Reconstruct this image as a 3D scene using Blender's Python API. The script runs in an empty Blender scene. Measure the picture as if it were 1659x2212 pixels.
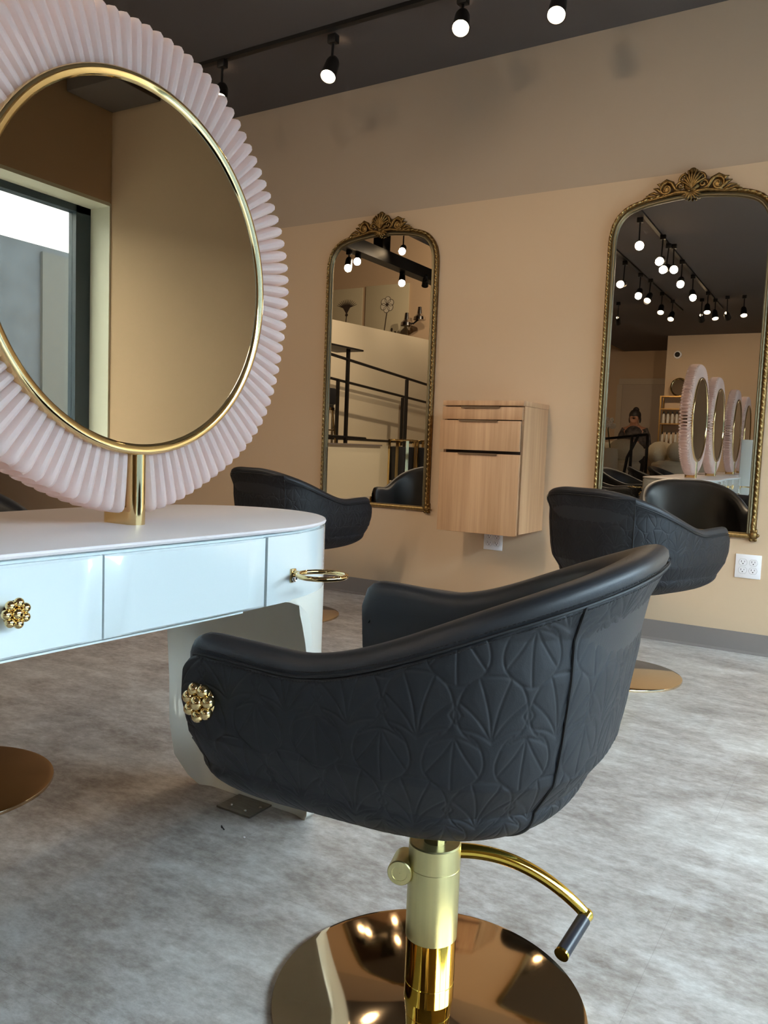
import bpy, bmesh, math, random
import numpy as np
from mathutils import Vector, Matrix

# ------------------------------------------------------------------ camera, world, exposure
scene = bpy.context.scene
COL = scene.collection
cam_data = bpy.data.cameras.new('camera')
cam_data.sensor_fit = 'HORIZONTAL'; cam_data.sensor_width = 36.0
cam_data.lens = 1742.97 / 1659.0 * 36.0
cam_data.clip_start = 0.02; cam_data.clip_end = 200
cam = bpy.data.objects.new('camera', cam_data); COL.objects.link(cam)
YAW, PITCH, ROLL = 0.55058, 0.08186, 0.03807
F = Vector((-math.sin(YAW)*math.cos(PITCH), math.cos(YAW)*math.cos(PITCH), -math.sin(PITCH)))
R0 = Vector((math.cos(YAW), math.sin(YAW), 0)); U0 = R0.cross(F)
RR = R0*math.cos(ROLL) + U0*math.sin(ROLL); UU = -R0*math.sin(ROLL) + U0*math.cos(ROLL)
cam.matrix_world = Matrix(((RR.x, UU.x, -F.x, 0), (RR.y, UU.y, -F.y, 0), (RR.z, UU.z, -F.z, 0.9341), (0, 0, 0, 1)))
scene.camera = cam
vs = scene.view_settings
vs.view_transform = 'Standard'; vs.look = 'None'; vs.gamma = 1.0; vs.use_curve_mapping = False
vs.exposure = 0.0

world = bpy.data.worlds.new('sky'); scene.world = world; world.use_nodes = True
bg = world.node_tree.nodes['Background']
bg.inputs[0].default_value = (0.75, 0.89, 1.0, 1); bg.inputs[1].default_value = 32.0

SPOT_W = 14.0            # electric power of one ordinary track spot
LENS_EMIT = 60.0

D = 4.206                # back wall
CZ = 3.09                # flat ceiling
SOF = 2.32               # height on the back wall where the painted-in dimmer tone begins
XR = 2.36                # window wall

# ------------------------------------------------------------------ materials
def lin(c):
    return tuple((v/255/12.92 if v/255 <= 0.04045 else ((v/255+0.055)/1.055)**2.4) for v in c)
MATS = {}
def mat(name, rgb, rough=0.5, metal=0.0, bump=None, vary=None, coat=0.0, spec=0.5, emit=0.0, trans=0.0, **kw):
    if name in MATS: return MATS[name]
    m = bpy.data.materials.new(name); m.use_nodes = True; MATS[name] = m
    nt = m.node_tree; b = nt.nodes['Principled BSDF']
    c = lin(rgb)
    b.inputs['Base Color'].default_value = (*c, 1); b.inputs['Roughness'].default_value = rough
    b.inputs['Metallic'].default_value = metal; b.inputs['Specular IOR Level'].default_value = spec
    if coat: b.inputs['Coat Weight'].default_value = coat; b.inputs['Coat Roughness'].default_value = 0.03
    if emit:
        b.inputs['Emission Color'].default_value = (*c, 1); b.inputs['Emission Strength'].default_value = emit
    if trans: b.inputs['Transmission Weight'].default_value = trans
    tc = nt.nodes.new('ShaderNodeTexCoord')
    if vary:   # (scale, amount, scale vector)
        sc, am, sv = vary
        mp = nt.nodes.new('ShaderNodeMapping'); mp.inputs['Scale'].default_value = sv
        nt.links.new(tc.outputs['Object'], mp.inputs[0])
        nz = nt.nodes.new('ShaderNodeTexNoise'); nz.inputs['Scale'].default_value = sc; nz.inputs['Detail'].default_value = 5
        nt.links.new(mp.outputs[0], nz.inputs[0])
        rp = nt.nodes.new('ShaderNodeValToRGB')
        rp.color_ramp.elements[0].position = 0.3; rp.color_ramp.elements[1].position = 0.7
        rp.color_ramp.elements[0].color = (*[v*(1-am) for v in c], 1)
        rp.color_ramp.elements[1].color = (*[min(1, v*(1+am)) for v in c], 1)
        nt.links.new(nz.outputs[0], rp.inputs[0]); nt.links.new(rp.outputs[0], b.inputs['Base Color'])
    if bump:   # (scale, strength, distance)
        nz2 = nt.nodes.new('ShaderNodeTexNoise'); nz2.inputs['Scale'].default_value = bump[0]; nz2.inputs['Detail'].default_value = 3
        nt.links.new(tc.outputs['Object'], nz2.inputs[0])
        bp = nt.nodes.new('ShaderNodeBump'); bp.inputs['Strength'].default_value = bump[1]; bp.inputs['Distance'].default_value = bump[2]
        nt.links.new(nz2.outputs[0], bp.inputs['Height']); nt.links.new(bp.outputs[0], b.inputs['Normal'])
    return m

WALL = mat('beige_paint', (202, 175, 145), 0.85, bump=(180, 0.12, 0.002), spec=0.2)
WALL_UP_DIM = mat('beige_dimmed_above_spots', (178, 158, 137), 0.9, bump=(180, 0.12, 0.002), spec=0.15)  # wall beige darkened in colour, standing in for less light above the spots
CREAM = mat('cream_paint', (214, 202, 178), 0.8, bump=(150, 0.1, 0.002))
WHITE_TRIM = mat('white_trim_paint', (224, 228, 214), 0.5)
CEIL = mat('charcoal_ceiling_paint', (100, 91, 86), 0.9, bump=(60, 0.2, 0.003), spec=0.15)
BASEB = mat('grey_vinyl_base', (128, 118, 112), 0.55)
BLACK_METAL = mat('black_metal', (26, 24, 23), 0.45, spec=0.4)
BRASS = mat('polished_brass', (226, 200, 146), 0.07, 1.0)
BRASS_Y = mat('yellow_polished_brass', (232, 200, 92), 0.06, 1.0)
BRASS_B = mat('brushed_brass', (214, 204, 150), 0.34, 1.0, vary=(60, 0.08, (1, 1, 0.05)))
BRASS_DISC = mat('bronze_mirror_brass', (214, 190, 156), 0.05, 1.0)
BRASS_SATIN = mat('satin_bronze_disc', (190, 150, 92), 0.3, 1.0)
ANTIQUE = mat('antique_gold_leaf', (128, 102, 62), 0.45, 1.0, vary=(90, 0.45, (1, 1, 1)))
ANTIQUE_L = mat('paler_gold_leaf', (170, 144, 96), 0.4, 1.0, vary=(70, 0.3, (1, 1, 1)))  # lighter gold leaf for the beading and bottom rail
SILVERG = mat('grey_gold_inner_moulding', (122, 110, 84), 0.42, 0.9)
CHROME = mat('chrome', (210, 210, 212), 0.12, 1.0)
STEEL = mat('brushed_steel', (150, 146, 140), 0.35, 1.0, vary=(30, 0.15, (1, 8, 1)))
DCHROME = mat('dark_chrome', (120, 116, 100), 0.08, 1.0)
BRONZE_M = mat('bronze_tinted_mirror_glass', (140, 124, 103), 0.0, 1.0)
GLASS_M = mat('silvered_mirror_glass', (232, 226, 216), 0.0, 1.0)
LEATHER = mat('black_leather', (27, 29, 34), 0.48, bump=(420, 0.35, 0.0006), spec=0.55)
FABRIC = mat('black_quilted_leatherette', (14, 17, 23), 0.55, bump=(500, 0.3, 0.0005), spec=0.45)
THREAD = mat('dark_thread_piping', (16, 17, 20), 0.6)
GRIP = mat('black_rubber_grip', (30, 31, 38), 0.35)
LACQ = mat('white_gloss_lacquer', (222, 230, 230), 0.18, coat=0.8)
LACQ_LEG = mat('white_satin_lacquer', (224, 222, 212), 0.28, coat=0.4)
TOPM = mat('white_solid_surface', (226, 216, 214), 0.42, spec=0.5)
GAPM = mat('pale_recessed_carcass', (206, 216, 216), 0.6)
PLASTIC_W = mat('white_plastic', (236, 232, 232), 0.35)
SLOT = mat('dark_slot', (40, 36, 34), 0.6)
LENS = mat('lit_lamp_lens', (255, 226, 186), 0.5, emit=LENS_EMIT)
BOUCLE = mat('cream_boucle', (214, 200, 172), 0.95, bump=(60, 0.6, 0.01))
OAKLEG = mat('warm_wood', (150, 98, 52), 0.5, vary=(8, 0.2, (1, 1, 0.2)))
CANVASM = mat('off_white_canvas', (206, 194, 164), 0.9)
INK = mat('brown_ink', (64, 50, 40), 0.9)
PETALM = mat('pale_painted_petal', (222, 212, 190), 0.9)
BOTTLE = mat('pale_bottle_plastic', (196, 186, 170), 0.4)
SKIN = mat('skin', (150, 104, 78), 0.6)
HAIR = mat('dark_brown_hair', (32, 22, 18), 0.6)
SHIRT = mat('dark_patterned_cloth', (62, 54, 50), 0.9, vary=(14, 0.9, (1, 1, 1)))
PETAL_W = mat('white_petals', (226, 214, 198), 0.7)
STEMG = mat('green_stem', (66, 78, 44), 0.7)
SOOT = mat('slate_window_frame', (58, 74, 88), 0.5)
FACADE = mat('dark_slate_facade', (60, 70, 84), 0.9, vary=(2.5, 0.2, (1, 1, 1)))
FACADE2 = mat('slate_pilaster', (66, 72, 78), 0.9)
PAVE = mat('grey_concrete', (110, 112, 112), 0.9, vary=(3, 0.1, (1, 1, 1)))
CABGREY = mat('dark_cabinet_gap', (60, 42, 30), 0.7)

# white pleated shade: translucent
def pleat_material():
    m = bpy.data.materials.new('frosted_pleated_plastic'); m.use_nodes = True
    nt = m.node_tree; b = nt.nodes['Principled BSDF']; out = nt.nodes['Material Output']
    b.inputs['Base Color'].default_value = (*lin((255, 241, 237)), 1); b.inputs['Roughness'].default_value = 0.45
    t = nt.nodes.new('ShaderNodeBsdfTranslucent'); t.inputs[0].default_value = (*lin((255, 243, 238)), 1)
    mx = nt.nodes.new('ShaderNodeMixShader'); mx.inputs[0].default_value = 0.6
    nt.links.new(b.outputs[0], mx.inputs[1]); nt.links.new(t.outputs[0], mx.inputs[2]); nt.links.new(mx.outputs[0], out.inputs[0])
    return m
PLEAT = pleat_material()

def glass_material():
    m = bpy.data.materials.new('window_glass'); m.use_nodes = True
    nt = m.node_tree; nt.nodes.remove(nt.nodes['Principled BSDF']); out = nt.nodes['Material Output']
    t = nt.nodes.new('ShaderNodeBsdfTransparent'); t.inputs[0].default_value = (0.9, 0.94, 0.95, 1)
    g = nt.nodes.new('ShaderNodeBsdfGlossy'); g.inputs[1].default_value = 0.02
    mx = nt.nodes.new('ShaderNodeMixShader'); mx.inputs[0].default_value = 0.06
    nt.links.new(t.outputs[0], mx.inputs[1]); nt.links.new(g.outputs[0], mx.inputs[2]); nt.links.new(mx.outputs[0], out.inputs[0])
    return m
GLASS = glass_material()

def floor_material():
    m = bpy.data.materials.new('mottled_grey_vinyl_tile'); m.use_nodes = True
    nt = m.node_tree; b = nt.nodes['Principled BSDF']; L = nt.links.new; N = nt.nodes.new
    tc = N('ShaderNodeTexCoord')
    def noise(scale, sv, det=6, rough=0.6, off=(0, 0, 0)):
        mp = N('ShaderNodeMapping'); mp.inputs['Scale'].default_value = sv; mp.inputs['Location'].default_value = off
        L(tc.outputs['Object'], mp.inputs[0])
        n = N('ShaderNodeTexNoise'); n.inputs['Scale'].default_value = scale; n.inputs['Detail'].default_value = det
        n.inputs['Roughness'].default_value = rough
        L(mp.outputs[0], n.inputs[0]); return n.outputs[0]
    def ramp(src, stops):
        r = N('ShaderNodeValToRGB'); e = r.color_ramp.elements
        e[0].position = stops[0][0]; e[0].color = (*lin(stops[0][1]), 1); e[1].position = stops[-1][0]; e[1].color = (*lin(stops[-1][1]), 1)
        for p, c in stops[1:-1]:
            x = e.new(p); x.color = (*lin(c), 1)
        L(src, r.inputs[0]); return r.outputs[0]
    def mix(a, bb, f, mode='MIX'):
        x = N('ShaderNodeMix'); x.data_type = 'RGBA'; x.blend_type = mode
        if isinstance(f, float): x.inputs[0].default_value = f
        else: L(f, x.inputs[0])
        L(a, x.inputs[6]); L(bb, x.inputs[7]); return x.outputs[2]
    big = ramp(noise(2.6, (0.75, 1.25, 1), 5, 0.62), [(0.38, (112, 97, 87)), (0.49, (164, 151, 141)), (0.58, (206, 199, 191))])
    mid = ramp(noise(9.0, (0.75, 1.3, 1), 10, 0.74, (3, 7, 0)), [(0.40, (116, 102, 92)), (0.5, (172, 161, 152)), (0.61, (226, 221, 216))])
    fine = ramp(noise(48, (0.7, 1.2, 1), 8, 0.75, (1, 2, 0)), [(0.38, (138, 130, 124)), (0.5, (178, 172, 168)), (0.64, (214, 211, 208))])
    c = mix(big, mid, 0.5); c = mix(c, fine, 0.36)
    # tiles, each with its own tone, narrow joints
    bk = N('ShaderNodeTexBrick'); bk.offset = 0.5
    bk.inputs['Color1'].default_value = (0.88, 0.875, 0.87, 1); bk.inputs['Color2'].default_value = (1, 1, 1, 1); bk.inputs['Mortar'].default_value = (0.72, 0.70, 0.69, 1)
    bk.inputs['Scale'].default_value = 1.0; bk.inputs['Mortar Size'].default_value = 0.0007; bk.inputs['Mortar Smooth'].default_value = 0.2
    bk.inputs['Brick Width'].default_value = 0.915; bk.inputs['Row Height'].default_value = 0.457; bk.inputs['Bias'].default_value = 0.25
    mp = N('ShaderNodeMapping'); mp.inputs['Location'].default_value = (0.30, 0.11, 0); L(tc.outputs['Object'], mp.inputs[0]); L(mp.outputs[0], bk.inputs[0])
    c = mix(c, bk.outputs[0], 0.8, 'MULTIPLY')
    L(c, b.inputs['Base Color'])
    b.inputs['Roughness'].default_value = 0.42; b.inputs['Specular IOR Level'].default_value = 0.45
    bp = N('ShaderNodeBump'); bp.inputs['Strength'].default_value = 0.12; bp.inputs['Distance'].default_value = 0.002
    L(noise(60, (0.6, 1.4, 1), 4), bp.inputs['Height']); L(bp.outputs[0], b.inputs['Normal'])
    return m
FLOORM = floor_material()

def wood_material(name, base, dark, vertical=True):
    m = bpy.data.materials.new(name); m.use_nodes = True
    nt = m.node_tree; b = nt.nodes['Principled BSDF']; L = nt.links.new; N = nt.nodes.new
    tc = N('ShaderNodeTexCoord'); mp = N('ShaderNodeMapping'); mp.inputs['Scale'].default_value = (1, 1, 0.03) if vertical else (0.03, 1, 1)
    L(tc.outputs['Object'], mp.inputs[0])
    n = N('ShaderNodeTexNoise'); n.inputs['Scale'].default_value = 55; n.inputs['Detail'].default_value = 6; n.inputs['Roughness'].default_value = 0.6
    L(mp.outputs[0], n.inputs[0])
    n2 = N('ShaderNodeTexNoise'); n2.inputs['Scale'].default_value = 9; n2.inputs['Detail'].default_value = 2; L(mp.outputs[0], n2.inputs[0])
    ad = N('ShaderNodeMath'); ad.operation = 'ADD'; L(n.outputs[0], ad.inputs[0]); L(n2.outputs[0], ad.inputs[1])
    ml = N('ShaderNodeMath'); ml.operation = 'MULTIPLY'; ml.inputs[1].default_value = 0.5; L(ad.outputs[0], ml.inputs[0])
    r = N('ShaderNodeValToRGB'); r.color_ramp.elements[0].position = 0.36; r.color_ramp.elements[1].position = 0.62
    r.color_ramp.elements[0].color = (*lin(dark), 1); r.color_ramp.elements[1].color = (*lin(base), 1)
    L(ml.outputs[0], r.inputs[0]); L(r.outputs[0], b.inputs['Base Color']); b.inputs['Roughness'].default_value = 0.55
    return m
WOOD = wood_material('pale_ash_laminate', (202, 160, 120), (170, 128, 90))

# ------------------------------------------------------------------ mesh helpers
class MB:
    """collects shapes and links them as one mesh object"""
    def __init__(s): s.v = []; s.f = []
    def add(s, V, Fc, M=None):
        o = len(s.v)
        for p in V:
            s.v.append(tuple(M @ Vector(p)) if M is not None else tuple(p))
        s.f += [tuple(i+o for i in f) for f in Fc]; return s
    def box(s, x0, x1, y0, y1, z0, z1, M=None):
        V = [(x, y, z) for z in (z0, z1) for y in (y0, y1) for x in (x0, x1)]
        return s.add(V, [(0, 2, 3, 1), (4, 5, 7, 6), (0, 1, 5, 4), (2, 6, 7, 3), (0, 4, 6, 2), (1, 3, 7, 5)], M)
    def rbox(s, x0, x1, y0, y1, z0, z1, r=0.004, seg=2, M=None):
        bm = bmesh.new(); bmesh.ops.create_cube(bm, size=1)
        for v in bm.verts:
            v.co = Vector(((x0+x1)/2+v.co.x*(x1-x0), (y0+y1)/2+v.co.y*(y1-y0), (z0+z1)/2+v.co.z*(z1-z0)))
        bmesh.ops.bevel(bm, geom=bm.edges[:], offset=r, segments=seg, profile=0.5, affect='EDGES')
        bm.verts.index_update()
        s.add([v.co[:] for v in bm.verts], [[v.index for v in f.verts] for f in bm.faces], M); bm.free(); return s
    def lathe(s, prof, n=48, M=None, cap=True):
        V = []; Fc = []
        for r, z in prof:
            for i in range(n):
                a = 2*math.pi*i/n; V.append((r*math.cos(a), r*math.sin(a), z))
        for j in range(len(prof)-1):
            for i in range(n):
                Fc.append((j*n+i, j*n+(i+1) % n, (j+1)*n+(i+1) % n, (j+1)*n+i))
        if cap:
            Fc.append(tuple(reversed(range(n)))); Fc.append(tuple((len(prof)-1)*n+i for i in range(n)))
        return s.add(V, Fc, M)
    def cyl(s, a, b, r, n=16, r2=None):
        a = Vector(a); b = Vector(b); d = b-a
        M = Matrix.Translation(a) @ d.to_track_quat('Z', 'Y').to_matrix().to_4x4()
        return s.lathe([(r, 0), (r if r2 is None else r2, d.length)], n, M)
    def tube(s, pts, r, n=8, closed=False, sx=1.0):
        pts = [Vector(p) for p in pts]; m = len(pts); V = []; Fc = []
        rs = r if isinstance(r, (list, tuple)) else [r]*m
        up = None
        for i, p in enumerate(pts):
            if closed: t = pts[(i+1) % m]-pts[i-1]
            else: t = pts[min(i+1, m-1)]-pts[max(i-1, 0)]
            t.normalize()
            if up is None:
                up = t.orthogonal().normalized()
                if abs(t.z) < 0.9: up = (Vector((0, 0, 1))-t*t.z).normalized()
            up = (up-t*up.dot(t)).normalized(); sd = t.cross(up)
            for k in range(n):
                a = 2*math.pi*k/n; V.append(p+up*math.cos(a)*rs[i]+sd*math.sin(a)*rs[i]*sx)
        for i in range(m if closed else m-1):
            for k in range(n):
                i2 = (i+1) % m
                Fc.append((i*n+k, i*n+(k+1) % n, i2*n+(k+1) % n, i2*n+k))
        if not closed:
            Fc.append(tuple(reversed(range(n)))); Fc.append(tuple((m-1)*n+k for k in range(n)))
        return s.add(V, Fc)
    def sphere(s, c, r, nu=12, nv=8, sc=(1, 1, 1), M=None):
        V = []; Fc = []
        for j in range(nv+1):
            th = math.pi*j/nv
            for i in range(nu):
                a = 2*math.pi*i/nu
                V.append((c[0]+r*sc[0]*math.sin(th)*math.cos(a), c[1]+r*sc[1]*math.sin(th)*math.sin(a), c[2]+r*sc[2]*math.cos(th)))
        for j in range(nv):
            for i in range(nu):
                Fc.append((j*nu+i, (j+1)*nu+i, (j+1)*nu+(i+1) % nu, j*nu+(i+1) % nu))
        return s.add(V, Fc, M)
    def prism(s, poly, z0, z1, M=None):
        n = len(poly); V = [(x, y, z0) for x, y in poly]+[(x, y, z1) for x, y in poly]
        Fc = [tuple(reversed(range(n))), tuple(range(n, 2*n))]+[(i, (i+1) % n, n+(i+1) % n, n+i) for i in range(n)]
        return s.add(V, Fc, M)
    def grid(s, P, closed_u=False):
        """P[i][j] points"""
        ni = len(P); nj = len(P[0]); V = [p for row in P for p in row]; Fc = []
        for i in range(ni if closed_u else ni-1):
            for j in range(nj-1):
                i2 = (i+1) % ni; Fc.append((i*nj+j, i2*nj+j, i2*nj+j+1, i*nj+j+1))
        return s.add(V, Fc)
    def build(s, name, material, parent=None, smooth=35, **kw):
        me = bpy.data.meshes.new(name); me.from_pydata([tuple(v) for v in s.v], [], s.f); me.validate(); me.update()
        me.materials.append(material)
        if smooth:
            me.polygons.foreach_set('use_smooth', [True]*len(me.polygons)); me.set_sharp_from_angle(angle=math.radians(smooth))
        o = bpy.data.objects.new(name, me); COL.objects.link(o)
        if parent is not None: o.parent = parent
        for k, v in kw.items(): o[k] = v
        return o

def thing(name, label, cat, loc=(0, 0, 0), rz=0.0, group=None):
    o = bpy.data.objects.new(name, None); o.empty_display_size = 0.1; COL.objects.link(o)
    o.location = loc; o.rotation_euler = (0, 0, rz); o['label'] = label; o['category'] = cat
    if group: o['group'] = group
    return o
def tag(o, label, cat, group=None):
    o['label'] = label; o['category'] = cat
    if group: o['group'] = group
    return o
def dup(root, loc, rz, label, group=None):
    def cp(o, par):
        c = o.copy(); COL.objects.link(c)
        if par is not None: c.parent = par
        for ch in list(kids.get(o.name, [])): cp(ch, c)
        return c
    kids = {}
    for o in COL.objects:
        if o.parent is not None: kids.setdefault(o.parent.name, []).append(o)
    r = cp(root, None); r.location = loc; r.rotation_euler = (0, 0, rz); r['label'] = label
    if group: r['group'] = group
    return r
def struct(mb, name, m, smooth=0): return mb.build(name, m, None, smooth, kind='structure')

# ------------------------------------------------------------------ setting
struct(MB().box(-14, XR, -9.2, D+0.2, -0.12, 0.0), 'floor', FLOORM)
struct(MB().box(-4.3, 0.6, -9.2, D+0.2, CZ, CZ+0.15), 'ceiling', CEIL)
struct(MB().box(0.6, XR+0.3, -9.2, D+0.2, 4.0, 4.15).box(0.6, 0.62, -9.2, D, CZ+0.15, 4.0), 'ceiling', CEIL)
struct(MB().box(-14, -4.3, -9.2, D+0.2, 7.0, 7.15), 'ceiling', CEIL)
# back wall: lower part stands a few millimetres proud of the upper part, whose colour carries the weaker lamp light
struct(MB().box(-4.3, 0.6, D, D+0.2, 0, SOF).box(0.6, XR+0.25, D, D+0.2, 0, 4.0), 'wall_back', WALL)
struct(MB().box(-4.3, 0.6, D+0.004, D+0.2, SOF, 4.0), 'wall_back_upper', WALL_UP_DIM)
struct(MB().box(-14, -4.3, D, D+0.2, 0, 7.0), 'wall_back_hall', WALL)
struct(MB().box(-4.32, -4.3, -9.2, D, CZ, 7.0), 'wall_bulkhead', CEIL)
struct(MB().box(-3.07, XR, -9.2, -6.84, 0, CZ), 'wall_front', WALL)
struct(MB().box(-9.0, -3.07, -9.2, -8.9, 0, CZ), 'wall_front_recess', WALL)
struct(MB().box(-14, -4.32, -9.35, -9.0, CZ, 7.0).box(-14, -9.0, -9.35, -9.0, 0, CZ), 'wall_hall', WALL)
struct(MB().box(-14.2, -14, -9.35, D+0.2, 0, 7), 'wall_left', WALL)
WY = -1.0
# window wall: opening y WY..4.19, z 0.0..2.62
struct(MB().box(XR, XR+0.25, -9.2, D, 2.62, 4.0).box(XR, XR+0.25, -9.2, WY, 0, 2.62), 'wall_right', WALL)
struct(MB().box(XR-0.002, XR+0.24, 4.19, D-0.001, 0, 2.62).box(XR-0.001, XR+0.24, WY, 4.19, 2.60, 2.625), 'trim_1', WHITE_TRIM)
# coved vinyl base
def base_profile(x0, x1, y, sgn):
    pts = [(0, 0.1), (0.006, 0.1), (0.007, 0.012), (0.018, 0.003), (0.019, 0), (0, 0)]
    V = [(x, y-sgn*a, z) for x in (x0, x1) for a, z in pts]; n = 6
    return V, [(i, (i+1) % n, n+(i+1) % n, n+i) for i in range(n)]+[tuple(range(n)), tuple(range(2*n-1, n-1, -1))]
mb = MB(); mb.add(*base_profile(-4.3, XR, D, 1)); struct(mb, 'baseboard_back', BASEB)
mb = MB(); mb.add(*base_profile(-3.07, XR, -6.84, -1)); struct(mb, 'baseboard_front', BASEB)
# window
win = MB()
for y0, y1 in ((4.06, 4.19), (2.2, 2.29), (0.5, 0.59), (WY, WY+0.1)): win.box(2.56, 2.64, y0, y1, 0, 2.60)
win.box(2.56, 2.64, WY, 4.19, 2.55, 2.60).box(2.56, 2.64, WY, 4.19, 0, 0.08)
w1 = win.build('window_1', SOOT, None, 0, kind='structure')
gl = MB()
ys = (WY+0.1, 0.5, 2.2, 4.06)
for a, b in zip(ys[:-1], ys[1:]):
    MB().box(2.598, 2.604, a if a == ys[0] else a+0.09, b, 0.08, 2.55).build('pane', GLASS, w1, 0)
# outside
struct(MB().box(2.62, 12, -16, 18, -0.25, -0.13), 'ground', PAVE)
bd = thing('building', 'dark slate building across the pavement, seen in the round mirror', 'building', (8, 3, -0.13))
MB().box(0, 3, -20, 14, 0, 3.79).build('wall', FACADE, bd, 0)
MB().box(-0.05, 0, 4.9, 5.37, 0, 3.7).build('pilaster', FACADE2, bd, 0)
# dark box high in the corner (seen in the round mirror)
t = thing('ceiling_unit', 'dark ventilation unit hung high in the corner beside the window', 'vent unit', (2.1, 3.99, 3.25))
MB().rbox(-0.24, 0.24, -0.2, 0.2, 0, 0.45, 0.01).build('housing', CEIL, t)
MB().box(-0.1, 0.1, -0.1, 0.1, 0.44, 0.75).build('duct', CEIL, t, 0)
# ------------------------------------------------------------------ track lights
def rail(name, a, b, label):
    a = Vector(a); b = Vector(b); d = (b-a).normalized(); s = Vector((-d.y, d.x, 0))*0.017
    mb = MB(); V = []
    for p in (a, b):
        for q, z in ((-1, 0), (1, 0), (1, -0.02), (-1, -0.02)): V.append(p+s*q+Vector((0, 0, z)))
    mb.add(V, [(0, 1, 2, 3), (7, 6, 5, 4)]+[(i, 4+i, 4+(i+1) % 4, (i+1) % 4) for i in range(4)])
    return tag(mb.build(name, BLACK_METAL, None, 0), label, 'track')
rail('lighting_track', (-3.9, 3.53, CZ), (0.5, 3.53, CZ), 'black lighting track on the dark ceiling along the back wall')
rail('lighting_track', (-1.89, 3.2, CZ-0.001), (-1.84, -4.2, CZ-0.001), 'black ceiling track reflected in the right gilt mirror, nearer the round mirrors')
rail('lighting_track', (-2.43, 3.2, CZ), (-2.39, -4.2, CZ), 'black ceiling track reflected in the left half of the right gilt mirror')

def track_head(lens, aim, top, label, group=None, power=1.0, lit=True, size=70, cyl_r=0.036):
    """lens: position of the lens centre, aim: where it points, top: rail height"""
    L = Vector(lens); A = (Vector(aim)-L).normalized()
    back = L-A*0.10
    t = thing('track_light', label, 'spotlight', (back.x, back.y, top), 0, group)
    o = Vector((back.x, back.y, top))
    l = L-o
    m = Matrix.Translation(l) @ A.to_track_quat('Z', 'Y').to_matrix().to_4x4()
    MB().rbox(-0.026, 0.026, -0.02, 0.02, -0.045, 0.0, 0.004).build('adapter', BLACK_METAL, t)
    MB().cyl((0, 0, -0.04), tuple(l-A*0.07), 0.007, 10).build('stem', BLACK_METAL, t)
    MB().lathe([(0.018, -0.14), (cyl_r*0.8, -0.125), (cyl_r, -0.1), (cyl_r+0.004, -0.02), (cyl_r+0.007, 0.004), (cyl_r+0.003, 0.004), (cyl_r+0.001, -0.008)], 24, m, cap=False).build('housing', BLACK_METAL, t)
    MB().lathe([(cyl_r+0.002, -0.006), (cyl_r*0.7, -0.001), (0.001, 0.0)], 24, m, cap=False).build('lens', LENS if lit else GRIP, t, label='glowing warm lens' if lit else 'unlit lens')
    if lit:
        ld = bpy.data.lights.new('spot', 'SPOT'); ld.energy = SPOT_W*power; ld.color = (1.0, 0.82, 0.61)
        ld.spot_size = math.radians(size); ld.spot_blend = 0.9; ld.shadow_soft_size = 0.036
        lo = bpy.data.objects.new('spot', ld); COL.objects.link(lo); lo.parent = t
        lo.matrix_local = Matrix.Translation(l+A*0.02) @ A.to_track_quat('-Z', 'Y').to_matrix().to_4x4()
    return t
G1 = 'track spotlights above the back wall'
for lens, aim, pw, lab in [
    ((-3.31, 3.47, 2.83), (-2.5, 2.3, 0.9), 1.0, 'track spotlight nearest the round mirror, leftmost of the four'),
    ((-2.61, 3.53, 2.84), (-2.3, 2.0, 0.2), 0.8, 'second track spotlight from the left along the back wall'),
    ((-1.83, 3.50, 2.89), (-1.2, 1.9, 0.6), 0.8, 'third track spotlight from the left, showing a tall oval glow'),
    ((-1.37, 3.52, 2.85), (-1.0, 1.9, 0.4), 0.8, 'rightmost track spotlight on the dark ceiling'),
    ((-0.4, 3.52, 2.85), (-0.5, 2.6, 0), 0.8, 'track spotlight on the back track just outside the photo')]:
    track_head(lens, aim, CZ-0.02, lab, G1, pw)
G2 = 'track spotlights on the two long ceiling tracks'
near = [((-1.883, 0.898), (-0.9, 4.2, 1.5), 3.6), ((-1.835, 0.237), (-1.8, 4.2, 1.3), 2.6), ((-1.867, -0.128), (-2.7, 4.2, 1.0), 2.4),
        ((-1.776, -0.164), (-0.4, 4.2, 1.0), 3.0), ((-1.833, -0.883), (-1.3, 3.0, 0), 1.4), ((-1.832, -1.691), (-1.0, 1.0, 0.3), 1.2),
        ((-2.431, -0.711), (-3.0, 4.2, 1.6), 2.6), ((-2.388, -1.395), (-2.1, 2.0, 0), 1.2), ((-2.363, -1.756), (-2.8, 1.0, 0), 1.2),
        ((-2.378, -2.641), (-2.2, -0.5, 0), 0.8), ((-2.355, -3.212), (-2.5, -1, 0), 0.8),
        ((-1.829, -2.791), (-1.5, -1, 0), 0.8), ((-1.982, -3.378), (-2.2, -6.8, 1.7), 5.0), ((-1.798, -3.314), (-1.2, -2, 0), 0.6),
        ((-1.64, -3.286), (-1.4, -6.8, 1.7), 5.0), ((-1.43, -3.158), (-1, -1.5, 0), 0.8), ((-3.09, -3.319), (-3.7, -7.2, 1.3), 6.0)]
places = ['topmost of those mirrored at the left', 'first of the trio', 'lower left of the trio', 'lower right of the trio', 'alone below the trio', 'largest glow, right of centre',
          'at the left frame edge, upper', 'first of the pair at left', 'second of the pair at left', 'lower pair, left one', 'lower pair, right one',
          'upper left of the far cluster', 'lower left of the far cluster', 'middle of the far cluster', 'second from the right in the far cluster',
          'rightmost and farthest', 'at the left frame edge, lowest']
for ((x, y), aim, pw), pl in zip(near, places):
    track_head((x, y, 2.8), aim, CZ-0.02, 'spotlight glowing in the right gilt mirror, '+pl, G2, pw, size=66 if pw > 2 else 80)

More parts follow.
